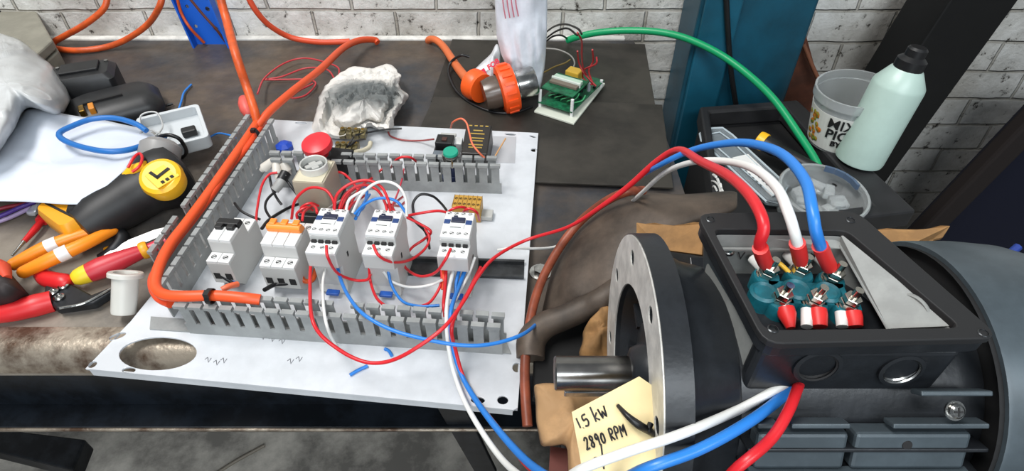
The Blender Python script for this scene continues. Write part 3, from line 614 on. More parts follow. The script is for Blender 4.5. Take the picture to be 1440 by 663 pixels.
# pinkish red grip by the duct end
bm = NB(); lathe(bm, [(0, 0), (.006, .002), (.0095, .012), (.0095, .024), (.006, .034), (0, .036)], W(351, 164, .03), W(340, 132, .045) - W(351, 164, .03), 16)
tag(mesh('cable_end_cap', bm, mat('coral', (222, 92, 82), .45), smooth=60), 'coral red plastic cap beside the top of left wiring duct', 'cap')
# ------------------------------------------------------------------ hand tools at left
# battery and charger
t = thing('battery_charger', 'black battery charger with yellow contacts on bench behind the paper', 'charger')
c = W(158, 150, .02); ang = R(33); Mx = Matrix.Translation(c) @ Matrix.Rotation(ang, 4, 'Z')
def lofty(bm, secs):                   # stacked rounded-rectangle sections (w,h,r,z,cx,cy)
    P = []
    for w_, h_, r_, z, cx_, cy_ in secs: P.append([Mx @ Vector((x, y, z)) for x, y in rrect(w_, h_, r_, 5, (cx_, cy_))])
    V = grid(bm, P, True); bm.faces.new(V[0]); bm.faces.new(V[-1])
cg = mat('charger_black', (34, 35, 37), .42, var=.25, vs=50)
bm = NB(); lofty(bm, [(.125, .075, .02, -.019, 0, 0), (.130, .080, .022, -.012, 0, 0), (.130, .080, .022, .0, 0, 0), (.118, .066, .02, .010, 0, 0), (.09, .045, .016, .016, .006, .004)]); mesh('body', bm, cg, t, smooth=40)
for i, x in enumerate((-.022, -.010)):
    bm = NB(); box(bm, None, (.007, .018, .012), M=Mx @ Matrix.Translation((x - .012, -.022, .014))); mesh('contact', bm, brass if i == 0 else mat('amber_plastic', (206, 130, 40), .4), t, bevel=.001)
bm = NB(); box(bm, None, (.016, .008, .006), M=Mx @ Matrix.Translation((.038, .018, .012))); mesh('latch', bm, mat('amber_plastic', (206, 130, 40), .4), t, bevel=.001)
bm = NB(); box(bm, None, (.05, .003, .005), M=Mx @ Matrix.Translation((-.006, -.008, .0165))); mesh('slot', bm, hole, t)
t = thing('battery_pack', 'black cordless tool battery pack lying behind the white plastic sack', 'battery')
Mx = Matrix.Translation(W(121, 116, .03)) @ Matrix.Rotation(R(22), 4, 'Z')
bm = NB(); lofty(bm, [(.086, .056, .006, -.03, 0, 0), (.088, .058, .008, -.02, 0, 0), (.088, .058, .008, .012, 0, 0), (.074, .046, .008, .020, 0, 0)]); mesh('case', bm, cg, t, smooth=40)
bm = NB(); box(bm, None, (.05, .03, .006), M=Mx @ Matrix.Translation((0, .004, .021))); mesh('slide_rail', bm, black, t, bevel=.001)
for x in (-.03, .034):
    bm = NB(); p = Mx @ Vector((x, .016, .019)); cyl(bm, p, p + Vector((0, 0, .003)), .0028, n=12); mesh('screw', bm, steel, t)
# grey enclosure lid
t = thing('enclosure_lid', 'light grey enclosure lid with rim and small black socket', 'lid')
q = [W(x, y, .03) for x, y in ((196, 186), (282, 162), (292, 200), (218, 216))]
cq = sum(q, Vector()) / 4; Mx = frame(cq, (q[1] - q[0]) + (q[2] - q[3]), (q[0] - q[3])) @ Matrix.Rotation(R(8), 4, 'X')
lw, lh = (q[1] - q[0]).length, (q[1] - q[2]).length
lidm = mat('lid_grey', (196, 200, 202), .45)
bm = NB(); loopprism(bm, rrect(lw, lh, .006), [rrect(lw - .010, lh - .010, .004)], extr(Mx)(.014), extr(Mx)(-.004)); mesh('rim', bm, lidm, t, bevel=.0008)
bm = NB(); loopprism(bm, rrect(lw - .004, lh - .004, .006), [], extr(Mx)(.0), extr(Mx)(-.006)); mesh('panel', bm, lidm, t)
bm = NB(); box(bm, None, (.018, .012, .010), M=Mx @ Matrix.Translation((lw * .22, -lh * .1, .006))); mesh('socket', bm, black, t, bevel=.002)
bm = NB(); box(bm, None, (.014, .014, .008), M=Mx @ Matrix.Translation((-lw * .36, 0, .006))); mesh('terminal', bm, greyw, t, bevel=.002)
bm = NB(); tube(bm, [Mx @ Vector(p) for p in ((-.036, .012, .012), (-.030, .028, .022), (-.012, .024, .024), (-.010, .004, .016), (-.022, -.012, .016), (-.038, -.006, .014), (-.03, .004, .018), (-.012, -.014, .016))], .0012, 6); mesh('wires', bm, mat('clear_grey_wire', (182, 182, 180), .4), t, smooth=60)
wire('black_cord', 'short black cord arching over the enclosure lid onto bench', (W(222, 193, .055), W(236, 190, .060), W(250, 194, .056), W(258, 203, .045), W(262, 214, .025), W(256, 222, .01)), .0024, blackw)  # plain black cord over the lid
wire('blue_wire', 'thin blue wire from enclosure lid to left wiring duct', ((290, 196, .012), (306, 188, .016), (322, 190, .03), (338, 196, .03)), .0013, bluew)
# cordless angle drill
t = thing('cordless_drill', 'black and yellow cordless drill lying under the white paper', 'drill')
a, b = W(150, 300, .034), W(240, 246, .040); d = (b - a).normalized(); Ld = (b - a).length
dk = mat('drill_black', (27, 27, 29), .5, var=.3, vs=50)
bm = NB(); lathe(bm, [(0, -.03), (.020, -.028), (.026, -.01), (.0275, Ld * .3), (.030, Ld * .6), (.036, Ld * .80), (.037, Ld * 1.0), (.034, Ld * 1.12), (.024, Ld * 1.18), (0, Ld * 1.18)], a, d, 30); mesh('motor_housing', bm, dk, t, smooth=40)
bm = NB()
for k in range(5):
    rr_ = Vector((0, 0, 1)); s_ = rr_.cross(d).normalized(); c = a + d * (Ld * .95) - s_ * (.026) + Vector((0, 0, .014))
    if k < 3: box(bm, None, (.016, .010, .008), M=frame(a + d * (Ld * .72 + k * .014) - s_ * -.030 + Vector((0, 0, -.004)), d, s_))
mesh('housing_ribs', bm, dk, t, bevel=.002)
e = W(225, 248, .070); nrm = (Vector((0.12, -0.45, 0.9))).normalized()
bm = NB(); lathe(bm, [(0, -.02), (.021, -.02), (.0232, -.006), (.0215, .0), (.0175, .0025), (0, .003)], e, nrm, 32); mesh('yellow_cap', bm, yellow, t, smooth=30)
bm = NB(); Mx = frame(e + nrm * .0042, d, nrm.cross(d)); box(bm, None, (.026, .022, .0018), M=Mx @ Matrix.Translation((.002, -.004, 0))); lb = mesh('label_plate', bm, mat('label_yellow', (250, 206, 70), .4), t, bevel=.0006)
bm = NB(); box(bm, None, (.017, .0034, .0012), M=Mx @ Matrix.Translation((.004, -.002, .0012)) @ Matrix.Rotation(R(8), 4, 'Z')); box(bm, None, (.0034, .012, .0012), M=Mx @ Matrix.Translation((-.004, .001, .0012)) @ Matrix.Rotation(R(8), 4, 'Z'))
for k in range(3): box(bm, None, (.0034, .0034, .001), M=Mx @ Matrix.Translation((-.003 + k * .0055, -.0115, .0012)))
mesh('label_marks', bm, hole, lb)
bm = NB(); g0 = W(223, 224, .055); lathe(bm, [(0, 0), (.021, 0), (.0225, .004), (.0225, .016), (.016, .022), (0, .023)], g0, (0.05, .75, .5), 28); mesh('grey_collar', bm, mat('collar_grey', (142, 140, 138), .4), t, smooth=35)
bm = NB(); tube(bm, [W(172, 252, .058), W(188, 240, .066), W(206, 232, .072)], [.004, .007, .005], 10); mesh('yellow_lever', bm, yellow, t, smooth=60)
Mx = frame(W(98, 308, .030), W(124, 330, .03) - W(72, 292, .03), Vector((.3, 1, .1)))
bm = NB(); P = []
for z, k in ((-.02, .9), (-.012, 1), (.008, 1), (.016, .86)): P.append([Mx @ Vector((x, y, z)) for x, y in rrect(.066 * k, .034 * k, .008)])
V = grid(bm, P, True); bm.faces.new(V[0]); bm.faces.new(V[-1]); mesh('yellow_foot', bm, mat('foot_yellow', (232, 160, 30), .4), t, smooth=40)
bm = NB(); box(bm, None, (.05, .0025, .002), M=Mx @ Matrix.Translation((.002, -.002, .0165)) @ Matrix.Rotation(R(6), 4, 'Z')); mesh('groove', bm, hole, t)
bm = NB(); tube(bm, [W(108, 300, .036), W(130, 300, .036), W(150, 298, .036)], [.016, .019, .022], 14); mesh('grip', bm, dk, t, smooth=60)
bm = NB(); tube(bm, [W(160, 322, .012), W(185, 308, .014), W(222, 290, .012)], [.008, .010, .008], 10); mesh('side_rail', bm, dk, t, smooth=60)
bm = NB(); box(bm, None, (.022, .006, .004), M=frame(W(206, 296, .024), W(222, 288, .02) - W(196, 302, .02), Vector((0, 1, .4)))); mesh('steel_clip', bm, steel, t, bevel=.001)
wire('red_loop_wire', 'small red wire loop at paper edge above the drill', ((180, 236, .075), (188, 222, .080), (196, 216, .080), (200, 222, .08), (196, 234, .078), (186, 242, .075)), .0016, redw)
# insulated pliers, orange
t = thing('insulated_pliers', 'pliers with orange insulated handles banded white, on the bench', 'pliers')
org = mat('plier_orange', (240, 140, 26), .4)
for pts, bp in (((( 20, 372, .020), (62, 350, .026), (110, 332, .028), (156, 321, .024)), (66, 84)), (((34, 383, .022), (78, 362, .030), (122, 342, .031), (158, 324, .026)), (72, 92))):
    bm = NB(); tube(bm, [W(*p) for p in pts], [.0066, .0075, .0068, .0060], 12); h = mesh('handle', bm, org, t, smooth=60)
    for e_ in (0, -1):
        bm = NB(); bmesh.ops.create_uvsphere(bm, u_segments=12, v_segments=8, radius=.0066 if e_ == 0 else .006, matrix=Matrix.Translation(W(*pts[e_]))); mesh('handle_end', bm, org, h, smooth=60)
    cv = catmull([W(*p) for p in pts], 12); i0 = 13
    bm = NB(); tube(bm, cv[i0:i0 + 5], .0079, 12, smooth=False); mesh('white_band', bm, whitep, h, smooth=60)
bm = NB(); tube(bm, [W(156, 322, .022), W(172, 334, .016), W(160, 352, .012), W(138, 362, .010)], [.006, .008, .007, .003], 10); mesh('jaws', bm, darksteel, t, smooth=50)
bm = NB(); box(bm, W(155, 354, .008), (.010, .008, .012), rz=.6); mesh('yellow_stop', bm, mat('foot_yellow', (232, 160, 30), .4), t, bevel=.002)
# red screwdriver with yellow butt
t = thing('screwdriver', 'red handled screwdriver with yellow end pointing at the wiring duct', 'screwdriver')
a, b = W(101, 394, .016), W(204, 352, .020); d = (b - a).normalized(); Lh = (b - a).length
bm = NB(); lathe(bm, [(0.0085, .008), (.0108, .02), (.0115, Lh * .4), (.0106, Lh * .6), (.0082, Lh * .88), (.0068, Lh), (0, Lh)], a, d, 20); mesh('handle', bm, mat('handle_red', (190, 40, 52), .4), t, smooth=50)
bm = NB(); lathe(bm, [(0, 0), (.006, .001), (.0085, .005), (.0095, .010), (.0102, .016), (0, .016)], a, d, 20); mesh('butt', bm, mat('butt_yellow', (232, 196, 40), .4), t, smooth=50)
bm = NB(); lathe(bm, [(0, 0), (.0088, 0), (.0096, .002), (.0096, .006), (.0085, .008), (0, .008)], a + d * (Lh - .004), d, 20); mesh('ring', bm, mat('foot_yellow', (232, 160, 30), .4), t, smooth=50)
bm = NB(); lathe(bm, [(.0055, 0), (.0060, .01), (.0055, .034), (.0045, .040), (0, .040)], a + d * (Lh + .004), d, 16); mesh('shaft', bm, mat('shaft_red', (200, 50, 70), .35), t, smooth=50)
# silver scissors blade
t = thing('cable_scissors', 'cable scissors with pointed silver blades beside the wiring duct', 'scissors')
sil = mat('brushed_blade', (190, 190, 188), .32, .9)
Mx = frame(W(192, 343, .014), W(232, 328, .014) - W(152, 360, .014), Vector((0, 1, .25)))
bm = NB(); prism(bm, [(-.046, -.004), (-.03, .003), (-.005, .0085), (.022, .0085), (.044, .004), (.044, -.003), (.015, -.004), (-.015, -.0045)], -.0012, .0012, Mx); mesh('blade', bm, sil, t, bevel=.0008)
bm = NB(); prism(bm, [(-.046, -.004), (-.01, -.012), (.02, -.009), (.044, -.003), (.01, -.005)], -.0035, -.0013, Mx); mesh('blade', bm, darksteel, t, bevel=.0006)
bm = NB(); p = Mx @ Vector((.034, 0, 0)); cyl(bm, p, p + Vector((0, 0, .004)), .004, n=14); mesh('pivot_screw', bm, steel, t)
# red handled snips
t = thing('crimping_tool', 'crimping tool with long red handles and black jaws, lower left', 'crimping tool')
for pts, rr_ in ((((-14, 446, .012), (20, 438, .012), (50, 430, .012), (74, 424, .010)), [.008, .0105, .0115, .011]), (((52, 378, .010), (66, 392, .012), (90, 397, .014), (100, 400, .012)), [.006, .009, .009, .006])):
    bm = NB(); tube(bm, [W(*p) for p in pts], rr_, 12); mesh('handle', bm, redp, t, smooth=60)
bm = NB(); prism(bm, [tuple(W(x, y, .012)[:2]) for x, y in ((62, 418), (66, 396), (84, 392), (100, 400), (130, 416), (160, 404), (164, 408), (132, 428), (80, 436))], .004, .014); mesh('jaw_plate', bm, darksteel, t, bevel=.002)
for x, y in ((76, 412), (90, 404), (84, 420)):
    bm = NB(); p = W(x, y, .014); lathe(bm, [(0, 0), (.0052, 0), (.0052, .0025), (.0036, .0035), (.003, .002), (0, .002)], p, (0, 0, 1), 16); mesh('pivot', bm, steel, t, smooth=30)
bm = NB(); tube(bm, [W(84, 434, .015), W(120, 426, .015), W(162, 403, .015)], .0012, 6); mesh('steel_edge', bm, steel, t)
# small red screwdriver
t = thing('precision_screwdriver', 'thin red screwdriver with steel tip above the orange pliers', 'screwdriver')
bm = NB(); tube(bm, [W(34, 340, .008), W(50, 322, .009), W(62, 306, .010)], [.0028, .004, .0036], 10); mesh('handle', bm, redp, t, smooth=60)
bm = NB(); tube(bm, [W(17, 360, .006), W(34, 340, .008)], [.0012, .0022], 8, smooth=False); mesh('tip', bm, steel, t, smooth=60)
bm = NB(); cyl(bm, W(58, 312, .010), W(64, 303, .011), .0065, n=14); mesh('collar', bm, redp, t, smooth=40)
# dark pouch at far left
t = thing('tool_pouch', 'dark tool pouch with orange lining at the left frame edge', 'pouch')
bm = soft([(-40, 350, .02), (0, 372, .03), (14, 384, .03), (34, 408, .02), (40, 418, .004), (20, 430, .003), (-10, 432, .003), (-60, 430, .003)], (-10, 395, .045), dome, .8, .006, 12, 60, 9); mesh('pouch_body', bm, mat('pouch', (40, 32, 32), .7), t, smooth=180, solid=.001)
bm = NB(); tube(bm, [W(-14, 366, .036), W(2, 378, .042), (W(10, 392, .042))], [.004, .008, .004], 10); mesh('lining', bm, mat('lining_orange', (206, 70, 40), .6), t, smooth=60)
# purple, red cables under the paper
for i, (pts, m_, lb_) in enumerate(((((-20, 312, .012), (10, 300, .012), (30, 291, .012), (50, 284, .012)), mat('purple', (78, 52, 140), .4), 'purple wire emerging under the lower edge of white paper'),
    (((-20, 300, .010), (8, 292, .010), (40, 286, .010)), mat('dark_red', (140, 34, 52), .4), 'dark red wire emerging beside the purple wire'),
    (((-20, 318, .006), (14, 306, .006), (44, 292, .006)), mat('pale_violet', (170, 150, 190), .4), 'pale violet wire emerging beside the purple wire'))):
    wire('bench_wire', lb_, pts, .0026, m_, 'wires under the paper edge')
bm = soft([(36, 300, .004), (46, 290, .01), (58, 286, .012), (56, 298, .006), (46, 304, .004)], (48, 296, .014), flat, 2, .004, 5, 24, 3); tag(mesh('foil_scrap', bm, mat('foil', (220, 222, 226), .25, .4), smooth=180, solid=.0003), 'small scrap of silver white film below the paper edge', 'scrap')
# white bushing
t = thing('plastic_bushing', 'translucent white flanged plastic bushing at the panel corner', 'bushing')
c = W(174, 441, .010); ax = Vector((.10, .62, .78)).normalized()
bm = NB(); lathe(bm, [(.0075, 0), (.0108, .0), (.0113, .002), (.0118, .034), (.0124, .036), (.0158, .0365), (.0160, .0400), (.0150, .0412), (.0108, .0412), (.0098, .038), (.0092, .003), (0, .003)], c, ax, 36); mesh('sleeve', bm, mat('bushing_white', (226, 224, 216), .35, trans=.25), t, smooth=35)
# ------------------------------------------------------------------ white mounting panel
ZP = 0.012
PANG = R(-5.7)
t = thing('mounting_panel', 'white steel mounting panel carrying all the switchgear on the bench', 'panel')
pw = mat('panel_white', (208, 211, 215), 0.3, spec=0.5, var=0.06, vs=18, coat=0.2)
w2 = lambda x, y: tuple(W(x, y, ZP)[:2])
outer = [w2(*p) for p in ((120, 519), (182, 454), (232, 392), (378, 168), (757, 187), (728, 574), (722, 577))]
U = Vector((math.cos(PANG), math.sin(PANG))); 
def pc(px, py, r, ry=None, rot=PANG, n=14): return circ(w2(px, py), r, n, ry, rot)
holes = [pc(222, 497, .0365, .0185, PANG, 36), pc(165, 473, .0075, .0036, R(25)), pc(130, 513, .0036), pc(181, 521, .0062, .0032), pc(727, 517, .0042, .0052), pc(707, 563, .0048, .0042), pc(672, 563, .0062, .0034), pc(423, 173, .0085, .0028), pc(718, 189, .0078, .0026), pc(749, 192, .005, .002, R(-30)), pc(751, 211, .0042, .0042)]
bm = NB(); loopprism(bm, outer, holes, lambda p: Vector((p[0], p[1], ZP)), lambda p: Vector((p[0], p[1], ZP - .0022))); mesh('sheet', bm, pw, t, bevel=.0004)
def lip(a, b):
    A, B_ = W(*a, ZP), W(*b, ZP); A.z = B_.z = ZP - .0022; c = (A + B_) / 2; d = B_ - A; n_ = Vector((-d.y, d.x, 0)).normalized(); cen = W(450, 380, ZP)
    if n_.dot(cen - c) < 0: n_ = -n_
    bm = NB(); box(bm, None, (d.length - .004, .0022, .0085), M=frame(c + n_ * .0013 + Vector((0, 0, -.0040)), d, Vector((0, 0, 1)).cross(d))); mesh('folded_lip', bm, pw, t)
lip((121, 519), (724, 576)); lip((728, 572), (757, 189)); lip((757, 187), (380, 169))
random.seed(11)
PM = []
def stroke(p, pts, s=1.0): tube(bm, [W(p[0] + x * s, p[1] + y * s, ZP + .0002) for x, y in pts], .0004, 4, smooth=False)
for p in ((288, 506), (300, 510), (310, 507), (365, 474), (378, 477), (392, 480), (404, 508), (416, 505)): 
    bm = NB(); stroke(p, [(0, 0), (4, -3), (5, 4), (9, -2)]); mesh('pencil_mark', bm, mat('pencil', (120, 120, 124), .6), t)
bm = NB(); prism(bm, [w2(*p) for p in ((693, 192), (726, 193), (724, 230), (692, 229))], ZP, ZP + .0006); mesh('grey_strip', bm, mat('strip_grey', (176, 177, 180), .4), t)  # flat grey strip laid on the sheet
for p in ((692, 458), (690, 350)):
    bm = NB(); q = W(p[0], p[1], ZP); lathe(bm, [(0, .0015), (.0025, .001), (.003, 0)], q, (0, 0, 1), 10)
    bm.free()
# dark DIN rail
A, B_ = W(286, 372, ZP), W(738, 381, ZP)
A, B_ = W(585, 378, ZP), W(737, 383, ZP); d = (B_ - A)
bm = NB(); Mx = frame((A + B_) / 2, d, Vector((0, 0, 1)).cross(d))
sec = [(-.0125, .006), (-.0095, .006), (-.0095, .0008), (.0095, .0008), (.0095, .006), (.0125, .006), (.0125, .0048), (.0107, .0048), (.0107, -.0002), (-.0107, -.0002), (-.0107, .0048), (-.0125, .0048)]
Ms = Mx @ Matrix(((0, 0, 1, 0), (1, 0, 0, 0), (0, 1, 0, 0), (0, 0, 0, 1)))
prism(bm, sec, -d.length / 2 - .02, d.length / 2, Ms); tag(mesh('din_rail', bm, mat('rail_dark', (76, 78, 80), .4, .5, var=.3, vs=40)), 'dark grey metal mounting rail under the rightmost contactor', 'rail')
# ------------------------------------------------------------------ slotted wiring ducts
def duct_wall(a, b, h, pitch, parent, skip=(), lipdir=1, thick=.0015, base=.015):
    d = Vector((b.x - a.x, b.y - a.y, 0)); Ld = d.length; n_ = max(2, round(Ld / pitch)); st = Ld / n_
    Mx = frame(Vector((a.x, a.y, ZP)), d, Vector((0, 0, 1)))      # x along wall, y up
    bm = NB(); box(bm, None, (Ld, base, thick), M=Mx @ Matrix.Translation((Ld / 2, base / 2, 0)))
    for k in range(n_):
        if k in skip: continue
        x = (k + .5) * st
        box(bm, None, (st * .66, h - base - .004, thick), M=Mx @ Matrix.Translation((x, base + (h - base - .004) / 2, 0)))
        box(bm, None, (st * .82, .0036, .0052), M=Mx @ Matrix.Translation((x, h - .0018, lipdir * .0018)))
    return mesh('slotted_wall', bm, duct, parent)
def make_duct(label, pairs, foot, h=.044, pitch=.0142):
    t = thing('wiring_duct', label, 'wiring duct', group='slotted wiring ducts')
    for (a, b, sk) in pairs: duct_wall(W(*a, ZP + h), W(*b, ZP + h), h, pitch, t, sk)
    a0, b0 = W(*pairs[0][0], ZP + h), W(*pairs[0][1], ZP + h); a1, b1 = W(*pairs[1][0], ZP + h), W(*pairs[1][1], ZP + h)
    q = [Vector((v.x, v.y, ZP)) for v in (a0, b0, b1, a1)]
    if foot: q = foot(q)
    bm = NB(); prism(bm, [tuple(v[:2]) for v in q], ZP + .0001, ZP + .0016); mesh('duct_base', bm, duct, t); return t
make_duct('grey slotted wiring duct running up the left side of the panel', [((219, 404), (381, 166), ()), ((206, 356), (347, 160), (4,))], None)
make_duct('grey slotted wiring duct along the panel front, below the contactors', [((243, 426), (706, 456), ()), ((238, 408), (712, 441), (11,))], lambda q: [q[0] - (q[1] - q[0]).normalized() * .040, q[1] + (q[1] - q[0]).normalized() * .008, q[2], q[3] - (q[2] - q[3]).normalized() * .036])
make_duct('grey slotted wiring duct across the panel back, under the green button', [((380, 222), (705, 231), (2,)), ((378, 212), (700, 220), (5,))], None)
# ------------------------------------------------------------------ switchgear
cw = mat('device_white', (222, 222, 220), .42); cg_ = mat('device_grey', (190, 190, 187), .45)
wb = mat('window_blue', (32, 62, 116), .35); wd_ = mat('window_dark', (28, 34, 60), .35)
def put(t, ref, px, py, z):            # place so that local point ref shows at (px,py) at height z
    Rm = Matrix.Rotation(PANG, 3, 'Z'); p = W(px, py, z); o = p - Rm @ Vector((ref[0], ref[1] * t.scale.y, ref[2])); t.location = (o.x, o.y, ZP); t.rotation_euler = (0, 0, PANG)
def copy_tree(o, parent=None):
    c = o.copy(); COL.objects.link(c)
    if parent: c.parent = parent
    for ch in [x for x in bpy.data.objects if x.parent == o]: copy_tree(ch, c)
    return c
XP = Matrix(((0, 0, 1, 0), (1, 0, 0, 0), (0, 1, 0, 0), (0, 0, 0, 1)))     # profile (y,z) extruded along x
def screw(parent, x, y, z, r=.0017, m=None, nm='terminal_screw'):
    bm = NB(); p = Vector((x, y, z)); lathe(bm, [(r * 1.25, .0003), (r * 1.15, .0002), (r, -.001), (0, -.001)], p, (0, 0, 1), 12)
    box(bm, p + Vector((0, 0, .00005)), (r * 2.2, r * .5, .0003), rz=.6); return mesh(nm, bm, m or hole, parent)
# contactors
t = thing('contactor', 'leftmost of the three white contactors, beside the orange toggled breaker', 'contactor', group='contactors on the panel')
hw = .0147
bm = NB(); prism(bm, [(-.031, .045), (-.031, .062), (-.014, .062), (-.0125, .064), (-.0125, .070), (.0295, .070), (.0305, .066), (.034, .062), (.034, .048), (.029, .044), (.029, .014), (.033, .012), (.033, 0), (-.022, 0), (-.026, .004), (-.022, .012), (-.022, .040)], -hw, hw, XP); mesh('body', bm, cg_, t, bevel=.0008)
bm = NB(); box(bm, (0, .0085, .0722), (hw * 2 - .001, .042, .0044)); fc = mesh('front_cover', bm, cw, t, bevel=.0009)
bm = NB(); box(bm, (0, -.0225, .0628), (hw * 2 - .0006, .017, .0026)); st_ = mesh('terminal_cover', bm, cw, t, bevel=.0007)
for k in range(4):
    x = -.0102 + k * .0068; screw(fc, x, .026, .0744); screw(fc, x, -.0065, .0744)
    bm = NB(); box(bm, (x, -.0146, .0645), (.0046, .003, .004)); mesh('terminal_slot', bm, hole, t)
for k in range(3): screw(st_, -.0088 + k * .0088, -.0225, .0642)
for x in (-.0105, .0105):
    bm = NB(); box(bm, (x, .0120, .0746), (.0060, .0070, .0010)); mesh('blue_window', bm, wb, fc, bevel=.0003)
bm = NB(); box(bm, (0, .0145, .0750), (.0135, .0075, .0024)); box(bm, (-.003, .0185, .0752), (.004, .004, .003)); mesh('indicator_slide', bm, wd_, fc, bevel=.0005)
bm = NB(); box(bm, (-.0005, .0045, .0748), (.0150, .0070, .0016)); mesh('label_holder', bm, mat('label_clear', (214, 216, 214), .25), fc, bevel=.0004)
bm = NB(); box(bm, (-.001, .0018, .0757), (.0105, .0007, .0004)); mesh('label_line', bm, hole, fc)
bm = NB(); box(bm, (0, -.026, .0055), (.013, .011, .003)); mesh('rail_clip', bm, mat('clip_blue', (32, 90, 180), .4), t, bevel=.0006)
bm = NB(); box(bm, (hw + .0002, -.002, .040), (.0006, .003, .006)); mesh('side_notch', bm, hole, t)
con = t; con.scale = (1, .87, 1); put(con, (0, -.031, .062), 450, 358.5, ZP + .062)
k2 = copy_tree(con); put(k2, (0, -.031, .062), 530, 361, ZP + .062); k2['label'] = 'middle of the three white contactors, under the white wire arch'
k3 = copy_tree(con); put(k3, (0, -.031, .062), 636, 364, ZP + .062); k3['label'] = 'rightmost white contactor, below the yellow terminal block'
# breakers
def breaker(label, poles, pw_, ref, togm, tog_full, z0=.04):
    t = thing('circuit_breaker', label, 'circuit breaker', group='circuit breakers on the panel'); W_ = poles * pw_
    bm = NB(); prism(bm, [(-.032, .012), (-.032, .040), (-.0185, .040), (-.0175, .055), (.0125, .055), (.0135, .040), (.034, .040), (.034, 0), (-.022, 0), (-.026, .006)], -W_ / 2, W_ / 2, XP); bd = mesh('body', bm, cg_, t, bevel=.0008)
    for k in range(poles):
        x = -W_ / 2 + (k + .5) * pw_
        bm = NB(); box(bm, (x, -.008, .0565), (pw_ - .0006, .019, .0042)); mesh('pole_cover', bm, cw, t, bevel=.0007)
        bm = NB(); box(bm, (x, -.0253, .0410), (pw_ - .0005, .0128, .0024)); mesh('terminal_cover', bm, cw, t, bevel=.0005)
        bm = NB(); box(bm, (x, .0235, .0408), (pw_ - .0005, .019, .0024)); mesh('terminal_cover', bm, cw, t, bevel=.0005)
        screw(t, x, -.0255, .0424, .0021); screw(t, x, .026, .0422, .0021)
        bm = NB(); box(bm, (x, -.0321, .022), (pw_ * .55, .0006, .008)); mesh('wire_entry', bm, hole, t)
    if tog_full:
        bm = NB(); prism(bm, [(.0005, .056), (-.0015, .0640), (.0015, .0665), (.0070, .0650), (.0115, .056)], -W_ / 2 + .0005, W_ / 2 - .0005, XP)
        mesh('toggle', bm, togm, t, bevel=.0012)
        for k in range(poles):
            bm = NB(); x = -W_ / 2 + (k + .5) * pw_; box(bm, (x, .006, .0660), (pw_ * .55, .008, .003)); mesh('toggle_grip', bm, togm, t, bevel=.0008)
    else:
        bm = NB(); prism(bm, [(.003, .055), (.003, .0615), (.011, .0615), (.013, .055)], -W_ / 2 + .0005, W_ / 2 - .0005, XP); mesh('toggle_bar', bm, togm, t, bevel=.0008)
        for k in range(poles):
            bm = NB(); x = -W_ / 2 + (k + .5) * pw_; box(bm, (x, -.0008, .0595), (pw_ * .62, .0062, .0062)); mesh('toggle', bm, togm, t, bevel=.0008)
    return t
b2 = breaker('two pole white circuit breaker with black toggles, leftmost device', 2, .0118, None, black, False); put(b2, (0, -.032, .040), 306, 371, ZP + .040)
b3 = breaker('three pole white circuit breaker with an orange toggle bar', 3, .0118, None, mat('toggle_orange', (244, 140, 50), .4), True); put(b3, (0, -.032, .040), 389, 378, ZP + .040)
# timer relay on socket
t = thing('timer_relay', 'beige timer relay with clear dial on the panel behind the breakers', 'timer relay')
bg_ = mat('relay_beige', (164, 154, 136), .45)
bm = NB(); box(bm, (0, 0, .012), (.038, .056, .024)); mesh('socket', bm, black, t, bevel=.0012)
bm = NB(); P = []
for z, k in ((.022, .94), (.024, 1), (.062, 1), (.066, .97)): P.append([Vector((x, y, z)) for x, y in rrect(.036 * k, .043 * k, .003)])
V = grid(bm, P, True); bm.faces.new(V[0]); bm.faces.new(V[-1]); mesh('relay_case', bm, bg_, t, smooth=40)
bm = NB(); box(bm, (0, -.001, .0665), (.031, .037, .0012)); mesh('face_plate', bm, mat('relay_face', (204, 196, 172), .4), t, bevel=.0004)
bm = NB(); lathe(bm, [(.0150, 0), (.0150, .0075), (.0140, .0085), (.0132, .0075), (.0132, 0)], (0, .003, .0672), (0, 0, 1), 30); mesh('dial_ring', bm, mat('dial_clear', (206, 206, 200), .2, spec=.8), t, smooth=35)
bm = NB(); lathe(bm, [(0, .001), (.0128, .001)], (0, .003, .0672), (0, 0, 1), 26); mesh('dial_scale', bm, mat('dial_grey', (96, 98, 98), .5), t)
bm = NB(); box(bm, (0, .003, .0705), (.019, .006, .005), rz=.7); box(bm, (0, .003, .0705), (.008, .014, .004), rz=.7); mesh('dial_knob', bm, mat('knob_grey', (178, 178, 174), .35), t, bevel=.001)
put(t, (0, -.0215, .066), 432, 258, ZP + .066)
# emergency stop
t = thing('emergency_stop', 'red mushroom emergency stop button lying on the back wiring duct', 'button')
c = W(451, 214, .060); ax = Vector((-.10, -.18, 1)).normalized()
bm = NB(); lathe(bm, [(.0075, -.006), (.0105, .0), (.0125, .005), (.0172, .008), (.0182, .012), (.0172, .0160), (.010, .0185), (0, .019)], c, ax, 32); mesh('mushroom_head', bm, mat('stop_red', (214, 42, 52), .35), t, smooth=40)
bm = NB(); lathe(bm, [(.0105, -.024), (.0105, -.006), (.0085, -.004), (0, -.004)], c, ax, 24); mesh('neck', bm, black, t, smooth=40)
bm = NB(); box(bm, W(474, 226, .045), (.036, .026, .020), rz=-.2); mesh('contact_block', bm, matblack, t, bevel=.0015)
